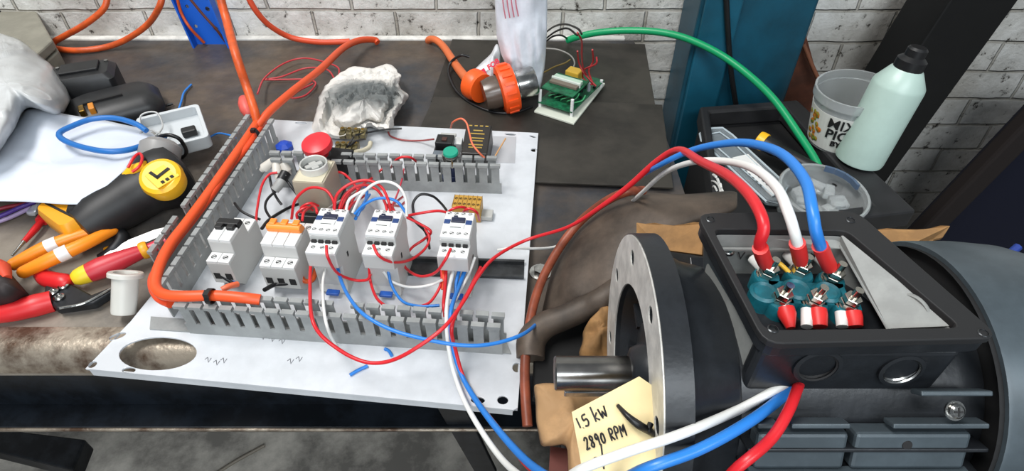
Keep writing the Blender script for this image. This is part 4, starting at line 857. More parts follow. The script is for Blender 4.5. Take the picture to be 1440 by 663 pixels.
# brass connector strips behind stop button
for i, (p0, p1, lb_) in enumerate((((478, 187, .030), (516, 189, .030), 'clear brass screw connector strip behind the red stop button'), ((472, 208, .042), (505, 208, .042), 'clear brass screw connector strip right beside the red stop button'))):
    t = thing('connector_strip', lb_, 'connector strip', group='connector strips')
    a, b = W(*p0), W(*p1); d = (b - a); n_ = 4
    bm = NB()
    for k in range(n_):
        p = a + d * ((k + .5) / n_); box(bm, p, (d.length / n_ * .86, .016, .009), rz=0); cyl(bm, p, p + Vector((0, 0, .0075)), .0033, n=10)
    mesh('insulator', bm, mat('connector_olive', (120, 108, 70), .4, var=.3, vs=150), t, bevel=.0008)
    for k in range(n_):
        p = a + d * ((k + .5) / n_) + Vector((0, 0, .0078)); bm = NB(); cyl(bm, p, p + Vector((0, 0, .0005)), .0024, n=10); mesh('screw', bm, brass, t)
wire('cream_wire', 'short cream sleeved wire curling right of the connector strips', ((500, 214, .045), (510, 212, .040), (519, 207, .036), (521, 201, .034)), .003, mat('cream', (204, 196, 172), .5))
wire('black_wire', 'black wire running right from the upper connector strip', ((500, 190, .036), (520, 186, .032), (545, 182, .030), (565, 181, .030)), .0013, blackw)
wire('black_wire', 'pair end black wire linking the two connector strips', ((497, 193, .036), (492, 201, .05), (488, 208, .046)), .0014, blackw)
wire('black_wire', 'short black wire from lower connector strip towards the right', ((492, 205, .050), (500, 199, .05), (512, 196, .04)), .0014, blackw)
wire('brown_wire', 'thin brown wire lying on panel behind the back wiring duct', ((546, 186, .015), (550, 192, .014), (566, 197, .014), (590, 198, .016), (610, 196, .03)), .0012, mat('brown_red', (150, 66, 66), .4))
# contact block + green button
t = thing('push_button', 'green push button with chrome ring above the back wiring duct', 'button')
c = W(635, 225, .050); ax = Vector((-.02, -.10, 1)).normalized()
bm = NB(); lathe(bm, [(.0085, -.006), (.0108, -.004), (.0108, .009), (.0100, .011), (.0092, .011), (.0092, .009)], c, ax, 28); mesh('chrome_ring', bm, steel, t, smooth=35)
bm = NB(); lathe(bm, [(.0092, .008), (.0092, .0125), (.0086, .0138), (0, .0138)], c, ax, 28); mesh('green_cap', bm, mat('cap_green', (22, 150, 122), .4), t, smooth=35)
bm = NB(); lathe(bm, [(0, -.022), (.007, -.022), (.007, -.006), (0, -.006)], c, ax, 18); mesh('stem', bm, mat('stem_blue', (50, 60, 92), .4), t, smooth=35)
bm = NB(); box(bm, c + Vector((.0, .002, -.026)), (.026, .016, .008), rz=.1); mesh('lock_nut', bm, mat('stem_blue', (50, 60, 92), .4), t, bevel=.001)
t = thing('contact_block', 'black contact block with pale grey top behind the green button', 'contact block')
c = W(624, 203, ZP + .03); Mx = Matrix.Translation((c.x, c.y, ZP)) @ Matrix.Rotation(PANG, 4, 'Z')
bm = NB(); box(bm, None, (.026, .040, .022), M=Mx @ Matrix.Translation((0, 0, .011))); box(bm, None, (.022, .020, .012), M=Mx @ Matrix.Translation((0, .008, .027))); mesh('block', bm, black, t, bevel=.0012)
bm = NB(); box(bm, None, (.020, .010, .004), M=Mx @ Matrix.Translation((.001, .024, .026))); mesh('pale_tab', bm, greyp, t, bevel=.0006)
bm = NB(); box(bm, None, (.006, .007, .002), M=Mx @ Matrix.Translation((0, .006, .0335))); mesh('brown_insert', bm, mat('brown_insert', (70, 42, 36), .4), t)
bm = NB(); box(bm, None, (.022, .010, .003), M=Mx @ Matrix.Translation((0, -.012, .0235))); mesh('grey_band', bm, mat('band_grey', (104, 112, 120), .4), t)
# black coil block with gold print
t = thing('control_transformer', 'black control block with gold printed lines at the panel back', 'transformer')
c = W(671, 196, .040); Mx = Matrix.Translation((c.x, c.y, ZP)) @ Matrix.Rotation(PANG, 4, 'Z') @ Matrix.Rotation(R(14), 4, 'X')
bm = NB(); box(bm, None, (.033, .050, .034), M=Mx @ Matrix.Translation((0, .004, .014))); mesh('case', bm, mat('case_brown_black', (34, 29, 26), .4), t, bevel=.0016)
bm = NB(); gold = mat('gold_print', (170, 140, 62), .4)
for k, (y_, wds) in enumerate(((.022, (.004, .004, .004, .004)), (.014, (.012,)), (.0085, (.018,)), (.001, (.019,)), (-.0035, (.016,)), (-.010, (.018,)), (-.0145, (.006, .008)))):
    x0 = -sum(wds) / 2 - (len(wds) - 1) * .0015
    for w_ in wds: box(bm, None, (w_, .0018, .0003), M=Mx @ Matrix.Translation((x0 + w_ / 2, .004 + y_, .0312))); x0 += w_ + .003
mesh('gold_lines', bm, gold, t)
bm = NB(); box(bm, None, (.014, .012, .016), M=Mx @ Matrix.Translation((-.026, .004, .018))); mesh('white_side_tab', bm, mat('tab_grey', (206, 206, 204), .4), t, bevel=.001)
wire('orange_wire', 'thin orange wire arching over the black control block', ((634, 180, .055), (637, 172, .072), (648, 167, .08), (656, 173, .078), (660, 187, .072), (664, 202, .068), (672, 213, .064), (681, 222, .055)), .0012, mat('salmon_wire', (222, 110, 76), .4))
wire('orange_wire', 'short orange wire stub above the grey strip', ((694, 224, .05), (702, 210, .045), (711, 195, .04)), .0010, mat('pale_orange', (212, 160, 104), .4))
# yellow terminal block
t = thing('terminal_block', 'yellow brown two row terminal block beside the panel right half', 'terminal block')
bm = NB(); box(bm, (0, 0, .011), (.0325, .022, .022)); yb_ = mesh('block', bm, mat('block_ochre', (186, 142, 58), .45), t, bevel=.001)
for k in range(6):
    for j in range(2): screw(yb_, -.0133 + k * .0053, -.0055 + j * .0095, .0222, .0014)
bm = NB()
for k in range(7): box(bm, (-.0159 + k * .0053, 0, .0222), (.0005, .021, .0008))
mesh('ridges', bm, mat('block_ochre_dark', (150, 110, 40), .45), t)
bm = NB(); box(bm, (.022, -.001, .004), (.014, .014, .006)); mesh('end_foot', bm, greyp, t, bevel=.0008)
put(t, (0, -.011, .022), 655, 292, ZP + .022)
# blue cap and white connectors at the top left
bm = NB(); lathe(bm, [(0, .0), (.011, 0), (.011, .006), (.006, .010), (0, .011)], W(401, 210, .03), (0, 0, 1), 8); tag(mesh('blue_cap', bm, mat('cap_blue', (24, 66, 170), .4)), 'small dark blue plastic cap behind the back wiring duct', 'blue cap')
for i, (a, b, lb_) in enumerate((((372, 236, .040), (384, 226, .05), 'white push connector standing nearest the left wiring duct'), ((390, 245, .04), (388, 228, .05), 'white push connector in the middle of the duct corner'), ((404, 240, .04), (398, 228, .05), 'white push connector closest to the beige timer relay'))):
    bm = NB(); p, q = W(*a), W(*b); cyl(bm, p, q, .006, .0045, 12); cyl(bm, p - (q - p).normalized() * .006, p, .003, .0045, 10); tag(mesh('push_connector', bm, mat('cream_white', (212, 206, 196), .4), smooth=40), lb_, 'connector', 'white push connectors')
bm = NB(); tube(bm, [W(400, 247, .05), W(394, 258, .045), W(386, 268, .04)], [.0052, .0056, .005], 12); cs_ = mesh('cable_sleeve', bm, mat('sleeve_grey', (150, 150, 148), .45), smooth=60); tag(cs_, 'grey cable end with black tip between breakers and timer relay', 'cable')
bm = NB(); cyl(bm, W(402, 243, .051), W(396, 254, .047), .0060, n=12); mesh('black_tip', bm, blackw, cs_, smooth=40)
# ------------------------------------------------------------------ heavy orange cable lying in the ducts
zt = ZP + .050
wire('supply_core', 'red orange cable lying in left wiring duct and turning along front', ((362, 172, .052), (346, 196, .052), (318, 236, .052), (290, 276, .052), (262, 314, .054), (238, 346, .056), (222, 380, .057), (219, 404, .056), (232, 415, .058), (260, 417, .060), (300, 416, .060), (340, 419, .059), (366, 422, .055)), .0052, mat('core_orange', (232, 84, 36), .42), 'orange cables', 'cable', 12)
wire('supply_core', 'thinner red cable twisted beside the thick one in left duct', ((371, 172, .046), (350, 204, .050), (326, 232, .046), (300, 270, .050), (272, 308, .046), (248, 338, .048), (226, 372, .046), (214, 396, .045), (222, 418, .044), (240, 428, .046)), .0042, redorange, 'orange cables', 'cable', 10)
for p, q, lb_ in (((350, 186), (368, 190), 'black cable tie round orange cable at the top of left duct'), ((294, 410), (298, 424), 'black cable tie round orange cable along the front duct')):
    a = W((p[0] + q[0]) / 2, (p[1] + q[1]) / 2, .054 if p[0] > 320 else .062); dd = Vector((.55, .8, 0)) if p[0] > 320 else Vector((1, -.05, 0))
    bm = NB(); lathe(bm, [(.0066, -.0022), (.0074, -.0022), (.0074, .0022), (.0066, .0022), (.0066, -.0022)], a, dd, 20); box(bm, a + Vector((0, -.003, .0068)), (.005, .006, .004)); tag(mesh('cable_tie', bm, blackw), lb_, 'cable tie', 'black cable ties')
# ------------------------------------------------------------------ control wiring on the panel
RW = .00145
def wg(n_, label, pts, m, r=RW, g=None): return wire(n_, label, pts, r, m, g or {'red_wire': 'red control wires', 'blue_wire': 'blue control wires', 'white_wire': 'white control wires', 'black_wire': 'black control wires', 'orange_wire': None}[n_])
wg('red_wire', 'red wire arched in front of the beige timer relay', ((410, 308, .060), (415, 282, .082), (434, 265, .094), (457, 267, .096), (469, 283, .090), (469, 298, .082)), redw)
wg('red_wire', 'largest red arch joining left and middle contactor tops', ((470, 298, .084), (474, 274, .10), (494, 258, .108), (518, 254, .11), (537, 264, .106), (547, 285, .096), (549, 299, .084)), redw)
wg('red_wire', 'second red arch just inside the largest one', ((476, 297, .083), (484, 276, .096), (500, 263, .102), (518, 261, .103), (533, 270, .099), (542, 287, .09), (545, 300, .084)), redw)
wg('white_wire', 'white arch from left contactor over middle contactor', ((496, 299, .083), (510, 272, .104), (533, 256, .112), (557, 260, .110), (570, 278, .10), (572, 304, .082)), whitew)
wg('white_wire', 'short white wire slanting up from left contactor top', ((486, 298, .083), (492, 280, .095), (512, 268, .10), (524, 262, .092)), whitew)
wg('white_wire', 'white wire lying low between the timer relay and left contactor', ((455, 299, .075), (470, 288, .06), (492, 275, .05), (512, 262, .03)), greyw)
wg('blue_wire', 'blue arch joining left and middle contactor tops', ((499, 301, .082), (512, 288, .092), (533, 279, .098), (557, 283, .095), (572, 301, .082)), bluew)
wg('blue_wire', 'short blue wire plugging into left contactor side', ((503, 304, .07), (508, 292, .075), (513, 284, .07), (520, 274, .05)), bluew)
wg('blue_wire', 'thick short blue wire behind left contactor', ((500, 308, .065), (505, 298, .06), (512, 290, .055), (516, 272, .04), (514, 262, .03)), bluew, .0018)
wg('red_wire', 'red wire leaving back duct over the connector gap left of green button', ((550, 236, .03), (556, 226, .052), (566, 221, .060), (578, 222, .058), (586, 228, .045)), redw)
wg('red_wire', 'red wire from back duct slot down to left contactor', ((546, 232, .04), (535, 240, .035), (524, 250, .03), (508, 262, .045), (494, 285, .07), (484, 300, .08)), redw)
wg('red_wire', 'red wire from timer relay side to the contactor wires', ((464, 242, .06), (480, 243, .062), (490, 250, .058), (500, 262, .05), (510, 278, .045)), redw)
random.seed(21)
for i, (a, b, c_, lb_) in enumerate((((478, 297), (484, 284), (492, 272), 'short red wire in contactor bunch, leftmost strand'), ((483, 298), (489, 286), (499, 276), 'short red wire in contactor bunch, second strand'), ((488, 298), (495, 288), (505, 281), 'short red wire in contactor bunch, lowest strand'), ((446, 300), (444, 292), (438, 287), 'short red wire at top of left contactor, toward timer relay'), ((425, 310), (428, 298), (440, 290), 'short red wire at top of orange toggled breaker'), ((556, 300), (552, 290), (560, 282), 'short red wire at top of middle contactor'), ((552, 298), (546, 288), (562, 290), 'short crossing red wire at top of middle contactor'))):
    wg('red_wire', lb_, ((a[0], a[1], .080), (b[0], b[1], .078), (c_[0], c_[1], .05), (c_[0] + 8, c_[1] - 6, .03)), redw)
wg('red_wire', 'thin red wire running up to the back duct beside white arch', ((548, 296, .08), (556, 280, .06), (562, 264, .04), (566, 250, .03), (568, 238, .026)), mat('pink_red', (214, 66, 84), .4), .0011)
wg('black_wire', 'black arch from middle contactor to yellow terminal block', ((582, 303, .05), (581, 286, .06), (591, 274, .066), (608, 276, .062), (620, 286, .05), (628, 296, .036)), blackw)
wg('red_wire', 'red wire from middle contactor across to rightmost contactor', ((571, 304, .07), (586, 301, .066), (604, 298, .066), (618, 297, .07), (632, 300, .08)), redw)
for a, b, lb_ in (((628, 300), (658, 297), 'left red jumper arch in front of yellow terminal block'), ((650, 299), (674, 304), 'right red jumper arch in front of yellow terminal block')):
    m_ = ((a[0] + b[0]) / 2, min(a[1], b[1]) - 5); wg('red_wire', lb_, ((a[0], a[1] + 3, .06), (a[0] + 4, a[1] - 3, .075), (m_[0], m_[1], .078), (b[0] - 3, b[1] - 4, .072), (b[0], b[1] + 6, .05)), redw)
wg('black_wire', 'black wire tangled between middle and rightmost contactors', ((574, 303, .06), (588, 316, .05), (598, 326, .04), (602, 338, .03), (604, 350, .016)), blackw)
wg('red_wire', 'red tangled loop from middle contactor round to rightmost contactor slot', ((572, 306, .06), (590, 315, .055), (606, 326, .05), (596, 337, .035), (578, 350, .03), (568, 370, .03), (576, 382, .035), (592, 389, .045), (612, 384, .06), (626, 366, .082), (634, 350, .086)), redw)
wg('red_wire', 'red loop from middle contactor lower slot to the wire tangle', ((525, 345, .086), (533, 360, .083), (552, 369, .066), (576, 366, .045), (596, 352, .04), (604, 336, .045), (598, 322, .05)), redw)
wg('red_wire', 'red loop hanging from left contactor lower slot to the middle contactor', ((459, 346, .086), (461, 362, .082), (474, 384, .055), (497, 394, .038), (516, 394, .04), (521, 386, .045)), redw)
wg('red_wire', 'red wire from middle contactor bottom into front duct', ((519, 374, .05), (521, 396, .035), (530, 420, .04), (548, 435, .045)), redw)
wg('white_wire', 'white wire dipping from middle contactor bottom to rightmost wires', ((539, 382, .045), (551, 396, .035), (575, 404, .034), (602, 402, .04), (622, 394, .048)), whitew)
wg('blue_wire', 'blue wire from middle contactor bottom into front duct', ((546, 382, .045), (551, 402, .035), (566, 424, .035), (590, 431, .038), (618, 430, .04)), bluew)
wg('white_wire', 'white wire from left contactor bottom down into front duct', ((458, 376, .046), (454, 400, .05), (456, 440, .062), (463, 468, .05), (474, 488, .02)), whitew)
wg('red_wire', 'red wire from rightmost contactor into the front duct, leftmost strand', ((621, 378, .05), (620, 400, .042), (606, 424, .036), (590, 432, .036)), redw)
wg('red_wire', 'red wire from rightmost contactor straight into front duct', ((627, 379, .05), (626, 404, .045), (624, 428, .048), (626, 446, .04)), redw, .0018)
wg('orange_wire', 'orange short thick wire below rightmost contactor', ((623, 376, .05), (624, 392, .046), (623, 408, .04)), redorange, .002)
wg('white_wire', 'pale wire beside the rightmost contactor side', ((668, 362, .06), (660, 384, .05), (650, 404, .045), (640, 424, .04)), whitew)
wg('blue_wire', 'short blue wire below rightmost contactor, front strand', ((646, 379, .05), (642, 396, .046), (640, 416, .04), (634, 432, .04)), bluew, .0018)
# breaker tails
for i, (x, y) in enumerate(((398, 386), (428, 388))):
    wire('orange_wire', ('orange wire bend under the three pole breaker, nearer the black toggles', 'orange wire bend under the three pole breaker, nearer the contactor')[i], ((x - 4, y - 8, .035), (x - 4, y + 2, .030), (x + 2, y + 8, .026), (x + 12, y + 5, .024), (x + 16, y - 8, .024)), .0026, orange, 'orange wire bends')
wire('black_wire', 'thick black wire from three pole breaker bottom to front duct', ((414, 382, .034), (413, 394, .030), (402, 399, .03), (386, 401, .03), (372, 408, .04)), .0022, blackw, 'black control wires')
for i, x in enumerate((385, 396, 407)): wire('grey_wire', ('grey wire tail under three pole breaker, first from left', 'grey wire tail under three pole breaker, second from left', 'grey wire tail under three pole breaker, third from left')[i], ((x - 4, 380, .034), (x + 2, 390, .026), (x + 8, 398, .018)), .0019, greyw, 'grey wire tails')
wire('orange_wire', 'short orange wire end below the two pole breaker', ((312, 408, .035), (322, 403, .035), (334, 400, .03)), .003, mat('coral_o', (240, 112, 72), .4))
wire('black_wire', 'black short wire below the two pole breaker', ((308, 385, .035), (318, 392, .03), (328, 398, .026)), .0022, blackw, 'black control wires')
wire('blue_wire', 'blue short wire below the two pole breaker', ((326, 386, .034), (328, 394, .028), (332, 402, .024)), .0016, bluew, 'blue control wires')
# black wires around the timer relay
wg('black_wire', 'black wire from duct corner curving above two pole breaker', ((330, 286, .045), (338, 296, .05), (352, 304, .048), (366, 309, .045)), blackw)
wg('black_wire', 'black wire from grey cable end down to two pole breaker', ((379, 248, .045), (383, 266, .038), (390, 280, .03), (396, 288, .026)), blackw)
wg('black_wire', 'black S shaped wire left of the timer relay', ((398, 262, .04), (378, 278, .038), (373, 292, .036), (380, 306, .04), (392, 316, .045)), blackw)
wg('black_wire', 'black wire from orange toggled breaker up to timer relay foot', ((368, 322, .052), (378, 310, .05), (396, 298, .04), (412, 290, .03), (426, 286, .02)), blackw, .0018)
wg('black_wire', 'black wire running diagonally down to left of relay front', ((402, 252, .046), (412, 266, .04), (422, 280, .03), (430, 292, .026)), blackw)
wg('red_wire', 'red wire rising from two pole breaker to the back duct', ((360, 312, .05), (362, 292, .046), (368, 262, .046), (378, 246, .05), (390, 243, .05)), redw)
for i, (a, b, c_) in enumerate((((424, 292), (436, 286), (448, 290)), ((418, 300), (430, 292), (440, 296)))):
    wg('red_wire', ('red wire curl at the timer relay foot, upper one', 'red wire curl at the timer relay foot, lower one')[i], ((a[0], a[1] + 8, .05), (a[0], a[1], .055), (b[0], b[1], .058), (c_[0], c_[1], .05)), redw)
# the thin leads that leave for the motor's terminal studs and the thick leads that enter its base
# ------------------------------------------------------------------ motor stand and brown casting
bm = NB(); box(bm, (0.30, 0.145, -0.435), (0.50, 0.36, 0.85)); box(bm, (0.30, 0.145, -0.004), (0.52, 0.37, 0.012))
tag(mesh('motor_stand', bm, mat('stand_black', (26, 25, 25), .6, var=.3, vs=20), bevel=.004), 'dark steel pedestal under the electric motor in front of bench', 'stand')
cast = mat('casting_brown', (104, 90, 78), .55, .2, var=.4, vs=9, bump=.25, bs=50)
t = thing('steel_casting', 'worn brown steel casting with a rounded shoulder behind motor flange', 'casting')
rows = [  # along the shoulder from upper right to lower left; each row: crest ... outer skirt
 [(1040, 300, .100), (1040, 285, .108), (1040, 272, .100), (1040, 268, .06)],
 [(960, 318, .100), (965, 300, .108), (962, 285, .106), (958, 280, .06)],
 [(905, 345, .085), (915, 305, .098), (905, 278, .100), (884, 268, .060)],
 [(884, 400, .060), (880, 330, .085), (866, 288, .090), (852, 282, .050)],
 [(866, 430, .050), (850, 370, .066), (830, 322, .066), (810, 314, .030)],
 [(852, 440, .040), (828, 400, .050), (802, 362, .050), (783, 352, .018)],
 [(848, 446, .034), (820, 420, .042), (792, 400, .040), (772, 396, .014)],
 [(846, 452, .026), (818, 434, .030), (788, 426, .028), (764, 430, .004)],
 [(846, 458, .014), (818, 448, .020), (786, 446, .020), (758, 458, .002)],
]
P = [[W(*p) for p in r_] for r_ in rows]
bm = NB(); grid(bm, P); mesh('shell', bm, cast, t, smooth=180, solid=.008, sub=3)
bm = NB(); tube(bm, [W(746, 505, .012), W(748, 478, .018), W(766, 458, .024), W(796, 446, .031), (W(826, 432, .040)), W(850, 420, .050), W(884, 396, .058)], [.013, .014, .013, .012, .012, .012, .012], 16); mesh('rolled_edge', bm, cast, t, smooth=60)
bm = NB(); prism(bm, [tuple(W(x, y, .006)[:2]) for x, y in ((752, 470), (850, 420), (870, 480), (850, 560), (748, 560))], -.002, .006); mesh('lower_plate', bm, matblack, t, bevel=.002)
wire('rust_cable', 'rust brown rubber cable running over the casting along panel edge', ((742, 600, .004), (739, 560, .012), (738, 520, .016), (741, 480, .022), (750, 430, .030), (764, 390, .036), (786, 350, .046), (810, 318, .060), (834, 296, .078), (858, 280, .096), (882, 270, .108), (905, 268, .10)), .0045, mat('rust_cable', (150, 74, 48), .45, var=.2, vs=40), None, 'cable', 12)
# cardboard under and behind the motor
card = mat('cardboard', (176, 132, 82), .8, var=.2, vs=25, bump=.2, bs=120)
def cardpiece(label, pts, th=.004, amp=.0):
    bm = NB(); a = [bm.verts.new(p) for p in pts]; bm.faces.new(a); return tag(mesh('cardboard_piece', bm, card, solid=th, bevel=.0006), label, 'cardboard', 'cardboard pieces round the motor')
def ragged(P0, P1, n, amp, up):
    return [P0.lerp(P1, k / n) + up * (random.random() - .4) * amp for k in range(n + 1)]
random.seed(4)
up = Vector((0, 0, 1))
a, b = D(896, 313, .53), D(990, 318, .50)
cardpiece('torn cardboard strip on edge behind the top of flange', [D(896, 330, .53), *ragged(a, b, 7, .006, up), D(988, 360, .49), D(930, 352, .51)])
a, b = D(1216, 324, .52), D(1333, 322, .52)
cardpiece('torn cardboard flap sticking out right of terminal box', [D(1200, 352, .51), *ragged(a, b, 8, .005, up), D(1324, 336, .52), D(1312, 338, .52), D(1302, 356, .51), D(1255, 358, .50)])
bm = soft([(822, 470, .03), (832, 448, .045), (846, 432, .05), (866, 440, .045), (872, 500, .02), (850, 510, .015), (820, 505, .02)], (845, 472, .04), flat, 1.5, .010, 8, 50, 8)
tag(mesh('cardboard_piece', bm, card, smooth=50, solid=.002), 'crumpled brown cardboard scrap between casting and motor shaft', 'cardboard', 'cardboard pieces round the motor')
bm = soft([(752, 552, .055), (762, 543, .06), (800, 541, .055), (850, 545, .05), (880, 560, .04), (872, 640, .035), (830, 690, .03), (800, 690, .03), (798, 640, .035), (790, 626, .04), (772, 628, .045), (760, 626, .045), (756, 600, .05)], (812, 590, .062), dome, .7, .009, 12, 90, 12)
tag(mesh('brown_paper', bm, mat('kraft', (196, 154, 108), .75, var=.12, vs=30), smooth=180, solid=.0008), 'crumpled piece of brown kraft paper hanging beneath the motor shaft', 'paper')
bm = NB(); prism(bm, [tuple(W(x, y, .03)[:2]) for x, y in ((774, 628), (800, 632), (806, 680), (770, 690))], .026, .03); tag(mesh('brown_strip', bm, mat('red_brown', (92, 44, 36), .6)), 'dark red brown strip below the kraft paper', 'strip')
# ------------------------------------------------------------------ electric motor
YM, ZM = 0.247, 0.111
t = thing('electric_motor', 'black electric motor with bright flange, shaft and open terminal box', 'motor')
mk = mat('motor_black', (36, 39, 43), .36, .15, var=.15, vs=60, bump=.08, bs=220)
mg = mat('motor_grey_blue', (78, 88, 94), .40, .25, var=.12, vs=30)
fm = mat('machined_face', (226, 224, 218), .42, .25, var=.14, vs=50)
AX = Vector((1, 0, 0)); C0 = Vector((0, YM, ZM))
XF = Matrix(((0, 0, 1, 0), (1, 0, 0, YM), (0, 1, 0, ZM), (0, 0, 0, 1)))      # (y,z) profile to the plane across the axis
def rad(a, r): return (r * math.cos(R(a)), r * math.sin(R(a)))
bolts = [circ(rad(10 + 45 * k, .083), .0058, 14) for k in range(8)]
ffx = .083
bm = NB(); loopprism(bm, circ((0, 0), .0985, 72), [circ((0, 0), .0635, 60)] + bolts, extr(XF)(ffx), extr(XF)(ffx + .0009)); mesh('flange_face', bm, fm, t)
bm = NB(); loopprism(bm, circ((0, 0), .0995, 72), [circ((0, 0), .0630, 60)] + bolts, extr(XF)(ffx + .0009), extr(XF)(ffx + .017)); mesh('flange_rim', bm, mk, t, smooth=30)
bm = NB(); lathe(bm, [(.0632, .004), (.058, .018), (.040, .020), (.036, .012), (.022, .010), (.018, .002), (.0135, .0), (0, .0)], C0 + AX * ffx, AX, 56)
for k in range(8):
    y, z = rad(45 * k + 10, .046); box(bm, None, (.010, .020, .004), M=Matrix.Translation(C0 + Vector((ffx + .015, y, z))) @ Matrix.Rotation(R(45 * k + 10), 4, 'X'))
mesh('end_shield', bm, mk, t, smooth=40)
bm = NB(); lathe(bm, [(0, -.053), (.0112, -.053), (.0122, -.052), (.0122, .004), (.0150, .0045), (.0150, .008), (0, .008)], C0 + AX * ffx, AX, 40); sh = mesh('shaft', bm, mat('shaft_steel', (150, 148, 145), .25, 1.0, var=.15, vs=50), t, smooth=30)
bm = NB(); box(bm, C0 + Vector((ffx - .026, -.008, -.0105)), (.040, .006, .006)); mesh('shaft_key', bm, steel, sh, bevel=.0008)
# body: bell, barrel, fins
bm = NB(); lathe(bm, [(.0985, .016), (.088, .020), (.080, .034), (.076, .050), (.074, .052), (0, .052)], C0 + AX * ffx, AX, 56); mesh('end_bell', bm, mk, t, smooth=35)
bm = NB(); lathe(bm, [(0, 0), (.0735, 0), (.0735, .148), (0, .148)], C0 + AX * .130, AX, 56); mesh('stator_barrel', bm, mk, t, smooth=40)
for k in range(20):
    a = -90 + (k - 9.5) * 12.2
    if -20 < a + 90 - 0 < -999: continue
    bm = NB(); y, z = rad(a, .079); box(bm, None, (.138, .016, .0026), M=Matrix.Translation(C0 + Vector((.204, y, z))) @ Matrix.Rotation(R(a), 4, 'X')); mesh('cooling_fin', bm, mk, t, bevel=.0008)
# ribs and flat name panels on the near side (as in the photo: lower skirt with two recessed pads)
def onbody(a, r, x): y, z = rad(a, r); return Matrix.Translation(C0 + Vector((x, y, z))) @ Matrix.Rotation(R(a), 4, 'X')   # local y points outward
for x0, x1 in ((.140, .192), (.196, .262)):
    bm = NB(); box(bm, None, (x1 - x0, .012, .024), M=onbody(155, .080, (x0 + x1) / 2)); mesh('side_pad', bm, mg, t, bevel=.0022)
for a, r_, x0, x1 in ((143, .0855, .138, .150), (143, .0855, .157, .190), (143, .0855, .214, .268), (165, .0875, .138, .266), (131, .088, .228, .268)):
    bm = NB(); box(bm, None, (x1 - x0, .010, .0030), M=onbody(a, r_, (x0 + x1) / 2)); mesh('side_rib', bm, mg, t, bevel=.0008)
bm = NB(); a_ = onbody(152, .0862, .226); lathe(bm, [(0, .0004), (.0028, .0004), (.003, 0)], a_.translation, a_.to_3x3() @ Vector((0, 1, 0)), 14); mesh('drain_hole', bm, hole, t)
# terminal box
ZB = .215
bxo = [W(*p, ZB) for p in ((979, 300), (1204, 296), (1409, 476), (1076, 484))]
bxi = [W(*p, ZB) for p in ((1003, 322), (1190, 324), (1352, 461), (1076, 464))]
def roundpoly(P, r, n=4):
    out = []
    for i, p in enumerate(P):
        a, b = Vector(P[i - 1][:2]), Vector(P[(i + 1) % len(P)][:2]); p = Vector(p[:2]); u = (a - p).normalized() * r; v = (b - p).normalized() * r
        for k in range(n + 1):
            s = k / n; out.append(tuple((p + u) * (1 - s) ** 2 + p * 2 * s * (1 - s) + (p + v) * s * s))
    return out
I4 = Matrix.Identity(4); cb_ = sum(bxo, Vector()) / 4
def shrink(P, k, dz=0): c = sum(P, Vector()) / 4; return [c + (v - c) * k for v in P]
ro, ri = roundpoly(bxo, .010), roundpoly(bxi, .006)
bm = NB(); loopprism(bm, ro, [ri], extr(I4)(ZB), extr(I4)(ZB - .005)); gk = mesh('gasket', bm, mat('gasket_black', (30, 30, 31), .55), t, bevel=.0012)
def scaled(lp, k): return [(cb_.x + (x - cb_.x) * k, cb_.y + (y - cb_.y) * k) for x, y in lp]
bm = NB(); loopprism(bm, scaled(ro, .985), [scaled(ri, 1.0)], extr(I4)(ZB - .005), extr(I4)(ZB - .013)); mesh('box_frame', bm, mk, t, bevel=.0012)
for px in ((999, 309), (1196, 310), (1383, 469), (1087, 463)):
    bm = NB(); p = W(px[0], px[1], ZB); 
    lathe(bm, [(.0030, .0002), (.0024, .0006), (.0019, -.001), (0, -.001)], p, (0, 0, 1), 14); mesh('screw_hole', bm, mat('hole_steel', (70, 72, 74), .3, .8), gk, smooth=30)
# box walls (outer), tapering into the body, and light grey inner faces
A_ = scaled(ro, .93); B2 = scaled(ro, .86)
bm = NB(); grid(bm, [[Vector((x, y, ZB - .013)) for x, y in A_], [Vector((x, y, ZB - .040)) for x, y in B2], [Vector((x, y + .004, ZM + .045)) for x, y in scaled(ro, .84)]], True); mesh('box_wall', bm, mg, t, smooth=50)
zi = ZB - .050
wi = mat('cast_grey_inside', (150, 152, 149), .62, .0, var=.1, vs=40)
I2 = scaled(ri, .995); I3 = scaled(ri, .985)
bm = NB(); grid(bm, [[Vector((x, y, ZB - .005)) for x, y in I2], [Vector((x, y, zi)) for x, y in I3]], True); bmesh.ops.reverse_faces(bm, faces=bm.faces); mesh('box_inner_wall', bm, wi, t, smooth=40, recalc=False)
bm = NB(); vs = [bm.verts.new(Vector((x, y, zi + .0005))) for x, y in I3]; bm.faces.new(vs); mesh('box_floor', bm, matblack, t)
# raised boss on the right inner wall
q = W(1290, 436, ZB - .028); e1 = (bxi[2] - bxi[1]).normalized(); nn = Vector((-e1.y, e1.x, 0)); nn = nn if nn.x < 0 else -nn
def face(name, pts, m):
    bm = NB(); bm.faces.new([bm.verts.new(p) for p in pts]); return mesh(name, bm, m, t, solid=.0012)
fq = [W(1181, 328, ZB - .004), W(1342, 459, ZB - .004), W(1250, 463, ZB - .019), W(1183, 346, ZB - .0105)]
face('inner_side_wall', fq, wi); face('inner_back_wall', [W(1004, 324, ZB - .006), W(1190, 326, ZB - .006), W(1182, 350, ZB - .0115), W(1022, 349, ZB - .019)], wi)
nn = (fq[1] - fq[0]).cross(fq[3] - fq[0]).normalized(); nn = nn if nn.z > 0 else -nn
_o, _d2 = Vector((0, 0, CAMH)), ray(1282, 441); q = _o + _d2 * ((fq[0] - _o).dot(nn) / _d2.dot(nn)) + nn * .0016
bm = NB(); tube(bm, [fq[3] + nn * .001, fq[2] + nn * .001], .0008, 6, smooth=False); mesh('wall_edge', bm, wi, t)
